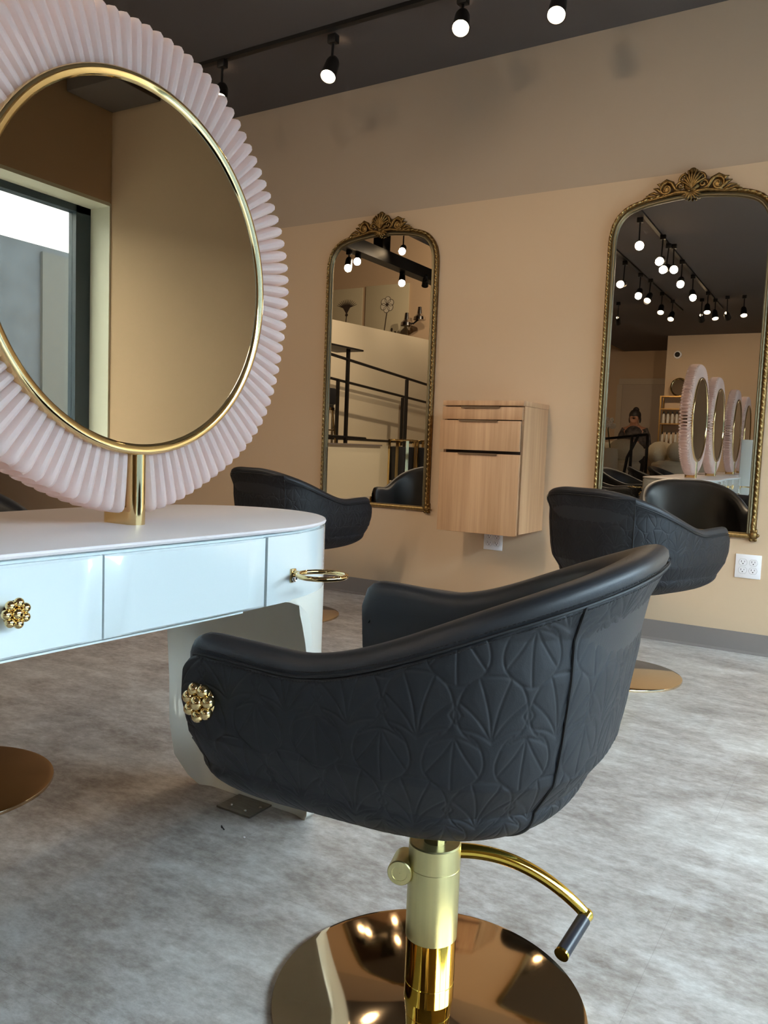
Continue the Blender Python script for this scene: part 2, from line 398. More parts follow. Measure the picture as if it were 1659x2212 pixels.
# ------------------------------------------------------------------ styling chair
def sstep(a, b, x):
    t = np.clip((x-a)/(b-a), 0, 1); return t*t*(3-2*t)
def plan_r(ps):
    """outer plan radius of the seat shell at angle ps (radians) from the front"""
    c = np.cos(ps); s = np.sin(ps)
    a = np.where(c > 0, 0.317, 0.334); n = np.where(c > 0, 7.0, 2.75)
    return ((np.abs(c)/a)**n+(np.abs(s)/0.303)**n)**(-1/n)
TIP = math.radians(50)
def rim_h(ps):
    d = np.degrees(np.abs(ps))
    return 0.6475+0.008*(1-sstep(50, 80, d))+0.152*sstep(73.5, 170, d)
ZT = [0.45, 0.50, 0.55, 0.60, 0.645, 0.70, 0.80]
KS = [0.890, 0.965, 0.995, 1.0, 1.0, 1.0, 1.0]
KB = [0.81, 0.915, 0.943, 0.965, 0.985, 0.99, 1.125]
def kfac(z, ps):
    w = sstep(95, 165, np.degrees(np.abs(ps)))
    return np.interp(z, ZT, KS)*(1-w)+np.interp(z, ZT, KB)*w
def shell_pt(ps, q, top):
    """q 0..1 down from height top to z .45, 1..2 round the bowl to the bottom centre; arrays"""
    up = q <= 1
    z1 = top+(0.45-top)*np.clip(q, 0, 1)
    ph = np.clip(q-1, 0, 1)*math.pi/2
    z = np.where(up, z1, 0.351+0.099*(1-np.sin(ph)))
    k = np.where(up, kfac(z1, ps), kfac(np.full_like(ps, 0.45), ps)*np.maximum(np.cos(ph), 0)**1.0)
    r = plan_r(ps)*k
    return r*np.cos(ps), r*np.sin(ps), z

def fan_lines():
    S = []
    def pl(pts):
        for a, b in zip(pts[:-1], pts[1:]): S.append((*a, *b))
    def fan(cx, cy, r, up, n=6):
        # scallop outline
        arc = []
        for i in range(25):
            a = math.radians(-62+304*i/24) if up > 0 else math.radians(-62+304*i/24+180)
            lob = 1+0.05*abs(math.sin(2.5*(a-math.pi/2)))
            arc.append((cx+r*0.98*lob*math.cos(a), cy+r*1.0*lob*math.sin(a)))
        pl(arc)
        bx, by = cx, cy-up*r*0.86
        for k in range(n):
            a = math.radians(22+136*k/(n-1))
            ex, ey = math.cos(a), math.sin(a)*up
            # distance to circle along the ray
            dx, dy = bx-cx, by-cy; bq = dx*ex+dy*ey; cq = dx*dx+dy*dy-(r*1.0)**2
            t = -bq+math.sqrt(max(bq*bq-cq, 0))
            sg = 1 if ex > 0 else -1
            cur = 0.12*t*sg*(0.3+abs(ex))
            pl([(bx+ex*t*u-ey*cur*up*math.sin(math.pi*u)*0.6, by+ey*t*u+ex*cur*math.sin(math.pi*u)*0.6) for u in np.linspace(0, 1, 7)])
    W_, H_ = 0.097, 0.143
    fan(W_/2, 0.048, 0.047, 1)
    fan(0.0, 0.048+H_/2+0.002, 0.040, -1, 5); fan(W_, 0.048+H_/2+0.002, 0.040, -1, 5)
    for x in (0, W_):   # small diamonds
        pl([(x, 0.03), (x+0.008, 0.042), (x, 0.054), (x-0.008, 0.042), (x, 0.03)])
    return np.array(S), W_, H_
FANS, FW, FH = fan_lines()
def quilt(u, v):
    """distance from the nearest stitched line"""
    uu = np.mod(u, FW); vv = np.mod(v, FH)
    best = np.full(uu.shape, 1.0)
    for ax, ay, bx, by in FANS:
        for oy in (0, FH, -FH):
            ay2, by2 = ay+oy, by+oy
            if max(ay2, by2) < -0.012 or min(ay2, by2) > FH+0.012: continue
            dx, dy = bx-ax, by2-ay2; L2 = dx*dx+dy*dy+1e-12
            t = np.clip(((uu-ax)*dx+(vv-ay2)*dy)/L2, 0, 1)
            d = np.hypot(uu-ax-t*dx, vv-ay2-t*dy)
            best = np.minimum(best, d)
    return best

def quilt_cover(parent, name, p0, p1, n, fine):
    """upholstered outer cover between angles p0..p1 (radians from the front)"""
    ps = np.linspace(p0, p1, n)
    hi_d = 260 if fine else 40
    front = abs(p0) < TIP-0.01 and abs(p1) < TIP+0.001
    q = np.linspace(0, 1.93, hi_d)
    Q, P = np.meshgrid(q, ps)
    e_ = np.clip((np.abs(P)-(TIP-0.045))/0.13, 0, 1); e_ = 1-np.sqrt(np.maximum(0, 1-(1-e_)**2))
    top = rim_h(P)-0.028-(0 if front else 0.045)*e_*(np.abs(P) < 1.2)
    if front: top = 0.4505+0.04*(np.abs(P)/(TIP-0.045))**4
    X, Y, Z = shell_pt(P, Q, top)
    X *= 1.008; Y *= 1.008
    # arc lengths
    seg = np.hypot(np.diff(X[:, 0]), np.diff(Y[:, 0])); u = np.concatenate([[0], np.cumsum(seg)])
    Uc = np.repeat(u[:, None], len(q), 1)+(0 if not fine else 0.02)
    ds = np.sqrt(np.diff(X, axis=1)**2+np.diff(Y, axis=1)**2+np.diff(Z, axis=1)**2)
    v = np.concatenate([np.zeros((n, 1)), np.cumsum(ds, 1)], 1)
    Vc = (top-0.45)-v+0.45   # metric height measured from the floor side
    d = quilt(Uc*1.0+0.03, Vc+0.012)
    d = np.minimum(d, np.abs(Z-0.405)+0.0004)
    groove = np.exp(-(d/0.0015)**2)*0.0012-0.0007*sstep(0.001, 0.02, d)
    edge = np.minimum(sstep(0, 0.006, v), 1)
    if not front:
        groove = groove*edge+(1-edge)*0.004
    nx, ny, nz = np.cos(P), np.sin(P), -0.9*sstep(1.0, 1.6, Q)
    ln = np.sqrt(nx*nx+ny*ny+nz*nz)
    X = X-groove*nx/ln; Y = Y-groove*ny/ln; Z = Z-groove*nz/ln
    m = len(q)
    co = np.stack([X, Y, Z], -1).reshape(-1, 3).astype(np.float32)
    I, J = np.meshgrid(np.arange(n-1), np.arange(m-1), indexing='ij')
    a = (I*m+J).ravel(); fc = np.stack([a, a+1, a+m+1, a+m], 1).astype(np.int32)
    me = bpy.data.meshes.new(name); nf = len(fc)
    me.vertices.add(len(co)); me.vertices.foreach_set('co', co.ravel())
    me.loops.add(nf*4); me.loops.foreach_set('vertex_index', fc.ravel())
    me.polygons.add(nf); me.polygons.foreach_set('loop_start', np.arange(0, nf*4, 4, dtype=np.int32))
    me.update(calc_edges=True); me.validate()
    me.polygons.foreach_set('use_smooth', [True]*len(me.polygons)); me.materials.append(FABRIC)
    o = bpy.data.objects.new(name, me); COL.objects.link(o); o.parent = parent
    return o

def flower_knob(mb, M, s=1.0):
    """seven balls round one, facing local +Z of M"""
    for k in range(7):
        a = 2*math.pi*k/7+0.2
        mb.sphere((0.0155*s*math.cos(a), 0.0155*s*math.sin(a), 0.006*s), 0.0076*s, 14, 10, (1, 1, 0.95), M)
    mb.sphere((0, 0, 0.008*s), 0.0088*s, 16, 10, (1, 1, 0.9), M)
    mb.lathe([(0.016*s, -0.004*s), (0.0185*s, 0.0), (0.016*s, 0.004*s)], 24, M)
    mb.lathe([(0.006*s, -0.02*s), (0.006*s, -0.002*s)], 12, M)

SEATED = ('shell', 'quilted_side_panel', 'quilted_back_panel', 'seat_underside', 'seat_cushion', 'piping', 'back_seam', 'stitching', 'medallion')
def make_chair(loc, rz, label, group):
    t = thing('styling_chair', label, 'chair', loc, rz, group)
    # base
    MB().lathe([(0.262, 0.0), (0.264, 0.004), (0.262, 0.009), (0.25, 0.0115), (0.06, 0.0145), (0.05, 0.016)], 128).build('base_disc', BRASS_DISC, t, 50)
    MB().lathe([(0.0415, 0.0145), (0.0415, 0.045), (0.0408, 0.046), (0.0408, 0.0465), (0.0415, 0.0475), (0.0415, 0.128)], 64).build('column', BRASS_Y, t, 20)
    MB().lathe([(0.0432, 0.124), (0.0432, 0.2435), (0.0425, 0.2442), (0.0425, 0.2448), (0.0432, 0.2455), (0.0432, 0.283), (0.041, 0.285), (0.02, 0.285)], 64).build('sleeve', BRASS_B, t, 20, label='brushed brass sleeve on the column')
    MB().lathe([(0.019, 0.284), (0.019, 0.352)], 32).build('piston', DCHROME, t, 30)
    # pump lever
    path = []
    P = [LEV[i] for i in range(4)]
    for i in range(21):
        u = i/20; a = (1-u)**3; b = 3*u*(1-u)**2; c = 3*u*u*(1-u); d = u**3
        path.append(P[0]*a+P[1]*b+P[2]*c+P[3]*d)
    lev = MB().tube(path, [0.0125-0.003*i/20 for i in range(21)], 14).sphere(P[3], 0.0115, 14, 10)
    ld = (LEV[4]-P[3]).normalized()
    lev.cyl(tuple(P[3]), tuple(P[3]+ld*0.015), 0.0105, 14)
    levo = lev.build('pump_lever', BRASS_Y, t)
    g0 = P[3]+ld*0.012; g1 = LEV[4]
    MB().cyl(tuple(g0), tuple(g1), 0.0115, 20).build('grip', GRIP, levo, label='black rubber grip')
    MB().cyl(tuple(g1), tuple(g1+ld*0.004), 0.012, 20).build('end_cap', BRASS_Y, levo)
    bo = Matrix.Translation(LEV[5]) @ LEV[6].to_track_quat('Z', 'Y').to_matrix().to_4x4()
    MB().lathe([(0.021, -0.03), (0.021, 0.018), (0.0195, 0.02), (0.013, 0.02), (0.0125, 0.0188), (0.001, 0.0188)], 32, bo, cap=False).build('pivot_boss', BRASS_B, t, 30)
    # shell: leather rim and lining
    n = 150
    ang = list(np.linspace(-math.pi, math.pi, n))
    cols = []
    for ps in np.linspace(TIP-0.07, 2*math.pi-TIP+0.07, n):
        pa = ps if ps <= math.pi else ps-2*math.pi
        aa = abs(pa); e = 1.0
        edge = (aa-(TIP-0.07))/0.12          # front edges close in a rounded nose
        e = math.sqrt(max(0.0, 1-(1-min(1, edge))**2)) if edge < 1 else 1.0
        A = np.array([pa]); H = float(rim_h(A)[0])-0.055*(1-e)
        th = 0.050+0.012*float(sstep(100, 160, math.degrees(aa)))
        th *= max(e, 0.04)
        col = []
        def at(z, inset):
            r = float(plan_r(A)[0]*kfac(np.array([z]), A)[0])*1.0-0.001-inset
            return (r*math.cos(pa), r*math.sin(pa), z)
        mid = (0.050*(1-max(e, 0.04)))/2
        for z in (0.46, 0.50, 0.55, H-0.05): col.append(at(z, mid+(0.012 if z < 0.49 else 0.004)))
        for k in range(9):
            a = math.pi*k/8
            hh = 0.027
            col.append(at(H-hh+hh*math.sin(a), mid-0.003*math.sin(a)+th*(1-math.cos(a))/2))
        for z in (H-0.06, 0.58 if H > 0.7 else 0.57, 0.52, 0.45): col.append(at(z, mid+th+0.02*(H-z)*e))
        cols.append(col)
    MB().grid(cols).build('shell', LEATHER, t, 60)
    # quilted covers: two sides, back, apron; the seams run where they meet
    SE = math.radians(144.7)
    quilt_cover(t, 'quilted_side_panel', math.pi*2-SE-math.pi*2, -(TIP-0.045), 430, True)
    quilt_cover(t, 'quilted_side_panel', TIP-0.045, SE, 430, True)
    quilt_cover(t, 'quilted_back_panel', SE, 2*math.pi-SE, 260, True)
    quilt_cover(t, 'seat_underside', -TIP+0.045, TIP-0.045, 120, False)
    # seat cushion
    rows = []
    for f, z in ((0.0, 0.49), (0.45, 0.49), (0.72, 0.487), (0.80, 0.477), (0.83, 0.46), (0.80, 0.445)):
        row = []
        for i in range(72):
            a = -math.pi+2*math.pi*i/72
            r = float(plan_r(np.array([a]))[0])*(f*1.0 if abs(a) > 1.0 else f*1.06); row.append((r*math.cos(a), r*math.sin(a), z))
        rows.append(row+[row[0]])
    MB().grid(rows).build('seat_cushion', LEATHER, t, 70)
    # piping along the rim seam and the two back seams
    pp = []
    for ps in np.linspace(TIP+0.03, 2*math.pi-TIP-0.03, 160):
        pa = np.array([ps if ps <= math.pi else ps-2*math.pi]); e1 = min(1.0, max(0.0, (abs(pa[0])-(TIP-0.045))/0.13)); H = rim_h(pa)-0.028-0.045*(1-math.sqrt(max(0, 1-(1-e1)**2)))
        x, y, z = shell_pt(pa, np.array([0.0]), H); pp.append((float(x[0])*1.009, float(y[0])*1.009, float(z[0])))
    MB().tube(pp, 0.0022, 6).build('piping', THREAD, t)
    for sg in (1, -1):
        pa = np.full(60, sg*SE); q = np.linspace(0, 1.9, 60)
        x, y, z = shell_pt(pa, q, rim_h(pa)-0.028)
        MB().tube([(a*1.011, b*1.011, c) for a, b, c in zip(x, y, z)], 0.0024, 6).build('back_seam', THREAD, t)
    # rim stitching: short dashes
    st = MB(); 
    for row, off in ((0.0215, 1.007), (0.0345, 1.0125)):
        for ps in np.arange(TIP+0.05, 2*math.pi-TIP-0.05, 0.0155):
            pts = []
            for q_ in (ps, ps+0.0095):
                pa = np.array([q_ if q_ <= math.pi else q_-2*math.pi]); H = rim_h(pa)-row
                r = plan_r(pa)*kfac(H, pa)*off; pts.append((float(r[0]*np.cos(pa[0])), float(r[0]*np.sin(pa[0])), float(H[0])))
            st.tube(pts, 0.0008, 4)
    st.build('stitching', THREAD, t)
    # gilt flower medallion on the sitter's left arm
    for sg in (1,):
        pa = np.array([sg*math.radians(54.5)]); zz = 0.560
        r = float(plan_r(pa)[0]*kfac(np.array([zz]), pa)[0])
        p = Vector((r*math.cos(pa[0]), r*math.sin(pa[0]), zz))
        p2 = plan_r(pa+0.05)*kfac(np.array([zz]), pa); p3 = plan_r(pa-0.05)*kfac(np.array([zz]), pa)
        tg = Vector((float(p2[0]*np.cos(pa[0]+0.05)-p3[0]*np.cos(pa[0]-0.05)), float(p2[0]*np.sin(pa[0]+0.05)-p3[0]*np.sin(pa[0]-0.05)), 0)).normalized()
        nrm = Vector((tg.y, -tg.x, 0)); 
        if nrm.dot(p) < 0: nrm = -nrm
        mb = MB(); flower_knob(mb, Matrix.Translation(p+nrm*0.008) @ nrm.to_track_quat('Z', 'Y').to_matrix().to_4x4(), 1.28)
        mb.build('medallion', BRASS, t)
    for o in COL.objects:      # the shell sits a little forward of the column
        if o.parent == t and o.name.split('.')[0] in SEATED: o.location = (0.035, -0.006, 0)
    return t
CH_RZ = math.radians(185.6); CHC = Vector((-0.585, 1.155, 0))
def tolocal(p):
    v = Vector(p)-CHC; c, s = math.cos(-CH_RZ), math.sin(-CH_RZ); return Vector((v.x*c-v.y*s, v.x*s+v.y*c, v.z))
LEV = [tolocal(p) for p in ((-0.556, 1.19, 0.262), (-0.49, 1.235, 0.262), (-0.42, 1.262, 0.23), (-0.362, 1.279, 0.172), (-0.371, 1.19, 0.150), (-0.63, 1.127, 0.236))]
_v = tolocal((-0.585+0.3, 1.155-1.0, 0)); LEV.append(Vector((_v.x, _v.y, 0)).normalized())
GCH = 'black quilted styling chairs'
front = make_chair(CHC, CH_RZ, 'large black quilted styling chair in the foreground, its gold disc base in full view', GCH)
for loc, rz, lab in [
    ((-0.90, 3.42, 0), math.radians(70), 'black styling chair in front of the right gilt mirror, its back to the camera'),
    ((-2.69, 3.45, 0), math.radians(80), 'black styling chair in front of the left gilt mirror, half behind the white desk'),
    ((-2.03, 1.16, 0), math.radians(-8), 'black styling chair beyond the white desk, only its gold disc and back edge in view'),
    ((-2.05, -0.07, 0), math.radians(10), 'black styling chair behind the near desk, mirrored at the left of the right gilt mirror'),
    ((-2.10, -1.6, 0), math.radians(-12), 'black styling chair behind the second desk, mirrored in the right gilt mirror'),
    ((-2.10, -2.8, 0), math.radians(6), 'farthest black styling chair mirrored in the right gilt mirror')]:
    dup(front, loc, rz, lab, GCH)

# ------------------------------------------------------------------ white styling desk
DHL, DHW, DE, DN = 1.133, 0.300, 0.363, 2.1
def half_w(y): return DHW-0.032*(0.5+0.5*math.cos(math.pi*min(abs(y), 0.8)/0.8))
def desk_outline(off=0.0, n=40):
    pts = []
    ye = DHL-DE
    for i in range(30): y = -ye+2*ye*i/30; pts.append((half_w(y)+off, y))
    for i in range(n+1):
        a = math.pi*i/n; e = 2/DN; c, s = math.cos(a), math.sin(a)
        pts.append(((DHW+off)*math.copysign(abs(c)**e, c), ye+(DE+off)*abs(s)**e))
    for i in range(1, 30): y = ye-2*ye*i/30; pts.append((-half_w(y)-off, y))
    for i in range(n+1):
        a = math.pi+math.pi*i/n; e = 2/DN; c, s = math.cos(a), math.sin(a)
        pts.append(((DHW+off)*math.copysign(abs(c)**e, c), -ye-(DE+off)*abs(s)**e))
    out = []
    for p in pts:
        if not out or (abs(p[0]-out[-1][0])+abs(p[1]-out[-1][1])) > 1e-5: out.append(p)
    if abs(out[0][0]-out[-1][0])+abs(out[0][1]-out[-1][1]) < 1e-5: out.pop()
    return out
def front_slab(mb, y0, y1, z0, z1, off0, off1, sg):
    """curved panel following the desk side between y0..y1"""
    n = 14; P = []
    r = 0.004
    for i in range(n+1):
        y = y0+(y1-y0)*i/n
        ye = DHL-DE
        if y <= ye and y >= -ye: w = half_w(y)
        else:
            s = min(1, (abs(y)-ye)/DE); w = DHW*(1-s**DN)**(1/DN)
        xo, xi = sg*(w+off1), sg*(w+off0)
        e = r if i in (0, n) else 0
        P.append([(xi, y, z0), (xo-sg*(r+e*0), y, z0), (xo-sg*e, y, z0+r), (xo-sg*e, y, z1-r), (xo-sg*r, y, z1), (xi, y, z1), (xi, y, z0)])
    mb.grid(P)
    m = len(mb.v); b = m-7*(n+1)
    mb.f.append(tuple(b+k for k in range(6))); mb.f.append(tuple(reversed([m-7+k for k in range(6)])))
def make_desk(loc, label, group):
    t = thing('styling_desk', label, 'desk', loc, 0, group)
    # top with softened edge
    mb = MB(); rings = []
    for off, z in ((-0.006, 0.7495), (0.0, 0.751), (0.0015, 0.7548), (0.0, 0.7585), (-0.004, 0.760)):
        rings.append([(x, y, z) for x, y in desk_outline(off)])
    n = len(rings[0]); V = [p for r_ in rings for p in r_]
    Fc = [(j*n+i, j*n+(i+1) % n, (j+1)*n+(i+1) % n, (j+1)*n+i) for j in range(4) for i in range(n)]
    Fc += [tuple(reversed(range(n))), tuple(4*n+i for i in range(n))]
    mb.add(V, Fc).build('desktop', TOPM, t, 40)
    MB().prism(desk_outline(-0.012), 0.600, 0.7495).build('carcass', GAPM, t, 40)
    MB().prism([p for p in desk_outline(-0.012) if abs(p[1]) < 0.70], 0.597, 0.602).build('bottom_panel', LACQ, t, 40)
    for sg in (1, -1):
        for k, (a, b) in enumerate(((0.342, 0.72), (0.0, 0.34), (-0.34, 0.0), (-0.72, -0.342))):
            mb = MB(); front_slab(mb, a+0.001, b-0.001, 0.604, 0.742, -0.012, 0.0 if True else 0, sg)
            dr = mb.build('drawer', LACQ, t, 30)
            if k in (1, 2):
                y = 0.172 if k == 1 else -0.172; x = sg*(half_w(y)+0.022)
                kb = MB(); flower_knob(kb, Matrix.Translation((x, y, 0.677)) @ Matrix.Rotation(sg*math.pi/2, 4, 'Y'), 1.0)
                kb.build('flower_knob', BRASS, dr)
    # rounded ends and legs
    for se in (1, -1):
        mb = MB(); ye = DHL-DE
        out = [(DHW-0.0005, 0.722)]+[(x, y) for x, y in desk_outline(-0.0005) if y >= 0.73]
        out.append((-DHW+0.0005, 0.722))
        inn = [(x*0.93, 0.722 if i in (0, len(out)-1) else 0.722+(y-0.722)*0.95) for i, (x, y) in enumerate(out)]
        poly = out+inn[::-1]
        poly = [(x, y*se) for x, y in poly]
        if se < 0: poly = poly[::-1]
        MB().prism(poly, 0.604, 0.7435).build('end_panel', LACQ, t, 40)
        rings = []
        for z, a, xc, yf, ye_, rr in ((0.606, 0.277, 0.022, 0.77, 1.1325, 0.3), (0.600, 0.277, 0.022, 0.80, 1.1325, 0.3), (0.588, 0.2765, 0.022, 0.832, 1.1325, 0.3), (0.568, 0.276, 0.022, 0.858, 1.132, 0.3), (0.54, 0.275, 0.021, 0.874, 1.132, .3),
                                      (0.50, 0.273, 0.020, 0.884, 1.131, .3), (0.42, 0.268, 0.018, 0.892, 1.130, .3), (0.30, 0.262, 0.014, 0.905, 1.129, .3), (0.18, 0.251, 0.010, 0.930, 1.127, .3), (0.09, 0.235, 0.004, 0.965, 1.125, .3), (0.03, 0.206, -0.002, 1.010, 1.122, .3), (0.0, 0.182, -0.005, 1.040, 1.118, .3)):
            ring = []
            m = 26
            for i in range(m+1):
                ang = math.pi*i/m; c, s = math.cos(ang), math.sin(ang)
                x = a*math.copysign(abs(c)**0.75, c)
                # outer curve follows the rounded end
                sfull = max(0.0, 1-abs((xc+x)/(DHW+0.0005))**DN)**(1/DN)
                yo = (DHL-DE)+DE*sfull
                yfx = yf+0.085*min(1, z/0.3)*(1-x/a)/2
                yo = min(max(yo, yfx+0.004), ye_)
                ring.append((xc+x, yo*se, z))
            for i in range(1, 24):
                x = -a*math.cos(math.pi*i/24)
                yfx = yf+0.085*min(1, z/0.3)*(1-x/a)/2
                yin = 1.052 if z < 0.58 else 1.052-(z-0.58)*9
                w_ = min(1.0, (a-abs(x))/0.045); w_ = w_*w_*(3-2*w_)
                sf = max(0.0, 1-abs((xc+x)/(DHW+0.0005))**DN)**(1/DN)
                yy = min(yfx+max(0.0, yin-yfx)*w_, (DHL-DE)+DE*sf-0.004)
                ring.append((xc+x, yy*se, z))
            rings.append(ring if se > 0 else ring[::-1])
        n = len(rings[0]); V = [p for r_ in rings for p in r_]
        Fc = [(j*n+i, (j+1)*n+i, (j+1)*n+(i+1) % n, j*n+(i+1) % n) for j in range(len(rings)-1) for i in range(n)]
        Fc += [tuple(range(n)), tuple(reversed([(len(rings)-1)*n+i for i in range(n)]))]
        MB().add(V, Fc).build('leg', LACQ_LEG, t, 50)
        pl = MB().box(-0.05, 0.06, (0.967 if se > 0 else -1.06), (1.06 if se > 0 else -0.967), 0.0005, 0.0045).build('floor_plate', STEEL, t, 0, label='flat steel anchor plate')
        sc = MB()
        for sx, sy in ((-0.02, 0.99), (0.03, 0.985), (0.05, 1.02)): sc.sphere((sx, sy*se, 0.006), 0.0045, 10, 6, (1, 1, 0.7))
        sc.build('screw', CHROME, pl)
        # tool ring near each end, one on each long side
        for sg in (1, -1):
            yb = 0.803*se; xb = sg*(0.2985)
            rg = MB()
            rg.rbox(xb-0.001 if sg > 0 else xb-0.006, xb+0.006 if sg > 0 else xb+0.001, yb-0.008, yb+0.008, 0.643, 0.672, 0.002)
            cx, cy = xb+sg*0.070, yb+0.010*se
            rg.tube([(cx+0.0495*math.cos(2*math.pi*i/48), cy+0.0495*math.sin(2*math.pi*i/48), 0.664) for i in range(48)], 0.0052, 12, True)
            rg.cyl((xb, yb, 0.664), (xb+sg*0.022, yb, 0.664), 0.005, 12)
            ro = rg.build('tool_ring', BRASS, t, 50)
            MB().lathe([(0.0068, 0), (0.0068, 0.003), (0.005, 0.004), (0.003, 0.003)], 16, Matrix.Translation((xb+sg*0.006, yb, 0.651)) @ Matrix.Rotation(sg*math.pi/2, 4, 'Y')).build('screw', CHROME, ro)
    return t
GD = 'white double-sided styling desks'
desk = make_desk((-1.33, 0.52, 0), 'long white gloss styling desk with rounded end beside the foreground chair', GD)
dup(desk, (-1.33, -2.16, 0), 0, 'second white styling desk, only seen far off in the right gilt mirror', GD)

# ------------------------------------------------------------------ round pleated mirrors
def make_round_mirror(loc, rz, label, group):
    """origin at the foot on the desk top; ring axis along local X"""
    t = thing('round_mirror', label, 'mirror', loc, rz, group)
    hz = 1.254-0.760; RO = 0.467; RI = 0.345; N = 104; hd = 0.043
    mb = MB()
    for k in range(N):
        a0 = 2*math.pi*(k+0.5)/N
        if abs((a0-1.5*math.pi+math.pi) % (2*math.pi)-math.pi) < 0.062: continue
        c, s = math.cos(a0), math.sin(a0)
        rows = []
        prof = [(RI, 0.92), (RI+0.03, 0.97), (0.42, 1.0), (0.452, 1.0), (0.459, 0.97), (0.4645, 0.88), (0.467, 0.70)]
        m = 16
        wob = 1+0.012*math.sin(k*12.9898)
        for r, f in prof:
            hw = math.pi*r/N*1.015*(1.0 if r < 0.455 else 0.9 if r < 0.463 else 0.72)
            row = []
            for j in range(m):
                b = 2*math.pi*j/m
                x = hd*f*math.copysign(abs(math.cos(b))**0.8, math.cos(b)); w = hw*math.copysign(abs(math.sin(b))**0.8, math.sin(b))
                rr = r*wob if r > 0.44 else r
                row.append((x, rr*c-w*s, hz+rr*s+w*c))
            rows.append(row+[row[0]])
        mb.grid(rows)
        # hollow end: inner lip going back inside
        lip = []
        for r, f in ((0.467, 0.70), (0.460, 0.60)):
            row = []
            for j in range(m):
                b = 2*math.pi*j/m
                hw = math.pi*r/N*0.70*(1 if r > 0.465 else 0.85)
                row.append((hd*f*math.copysign(abs(math.cos(b))**0.8, math.cos(b)), r*wob*c-hw*math.copysign(abs(math.sin(b))**0.8, math.sin(b))*s, hz+r*wob*s+hw*math.copysign(abs(math.sin(b))**0.8, math.sin(b))*c))
            lip.append(row+[row[0]])
        mb.grid(lip)
    mb.build('pleated_surround', PLEAT, t, 40, label='white translucent pleated ring')
    for sg in (1, -1):
        prof = [(0.3555, 0.030), (0.3565, 0.044), (0.355, 0.0505), (0.351, 0.0535), (0.346, 0.0535), (0.340, 0.051), (0.3365, 0.0495), (0.3355, 0.0465), (0.333, 0.045)]
        mb = MB(); n = 160; rows = []
        for i in range(n):
            a = 2*math.pi*i/n; rows.append([(sg*x, r*math.cos(a), hz+r*math.sin(a)) for r, x in prof])
        mb.grid(rows, True); mb.build('gold_rim', BRASS, t, 60)
        mb = MB(); n = 160
        V = [(sg*0.0462, 0.335*math.cos(2*math.pi*i/n), hz+0.335*math.sin(2*math.pi*i/n)) for i in range(n)]+[(sg*0.040, 0.335*math.cos(2*math.pi*i/n), hz+0.335*math.sin(2*math.pi*i/n)) for i in range(n)]
        mb.add(V, [tuple(range(n)), tuple(range(2*n-1, n-1, -1))]+[(i, n+i, n+(i+1) % n, (i+1) % n) for i in range(n)]).build('mirror_glass', BRONZE_M, t, 30)
    # post: one flat-sided foot carrying two round posts
    st = []
    for i in range(33):
        a = -math.pi/2+math.pi*i/32; st.append((0.030+0.0195*math.cos(a), 0.0195*math.sin(a)))
    for i in range(33):
        a = math.pi/2+math.pi*i/32; st.append((-0.030+0.0195*math.cos(a), 0.0195*math.sin(a)))
    MB().prism(st, 0.0, 0.034).build('foot', BRASS, t, 30)
    for sg in (1, -1):
        MB().lathe([(0.0193, 0.034), (0.0193, 0.150)], 40, Matrix.Translation((sg*0.0305, 0, 0))).build('post', BRASS, t, 30)
    MB().box(-0.014, 0.014, -0.012, 0.012, 0.034, 0.15).build('core', BRASS, t, 0)
    return t
GM = 'round pleated mirrors standing on the desks'
rm = make_round_mirror((-1.285, 1.10, 0.760), math.radians(1.0), 'big round mirror with white pleated surround, standing on the desk at the left', GM)
for loc, lab in [((-1.285, -0.07, 0.760), 'second round pleated mirror on the near desk, mirrored in the right gilt mirror'),
                 ((-1.285, -1.60, 0.760), 'third round pleated mirror in the row seen in the right gilt mirror'),
                 ((-1.285, -2.70, 0.760), 'fourth and farthest round pleated mirror seen in the right gilt mirror')]:
    dup(rm, loc, 0, lab, GM)

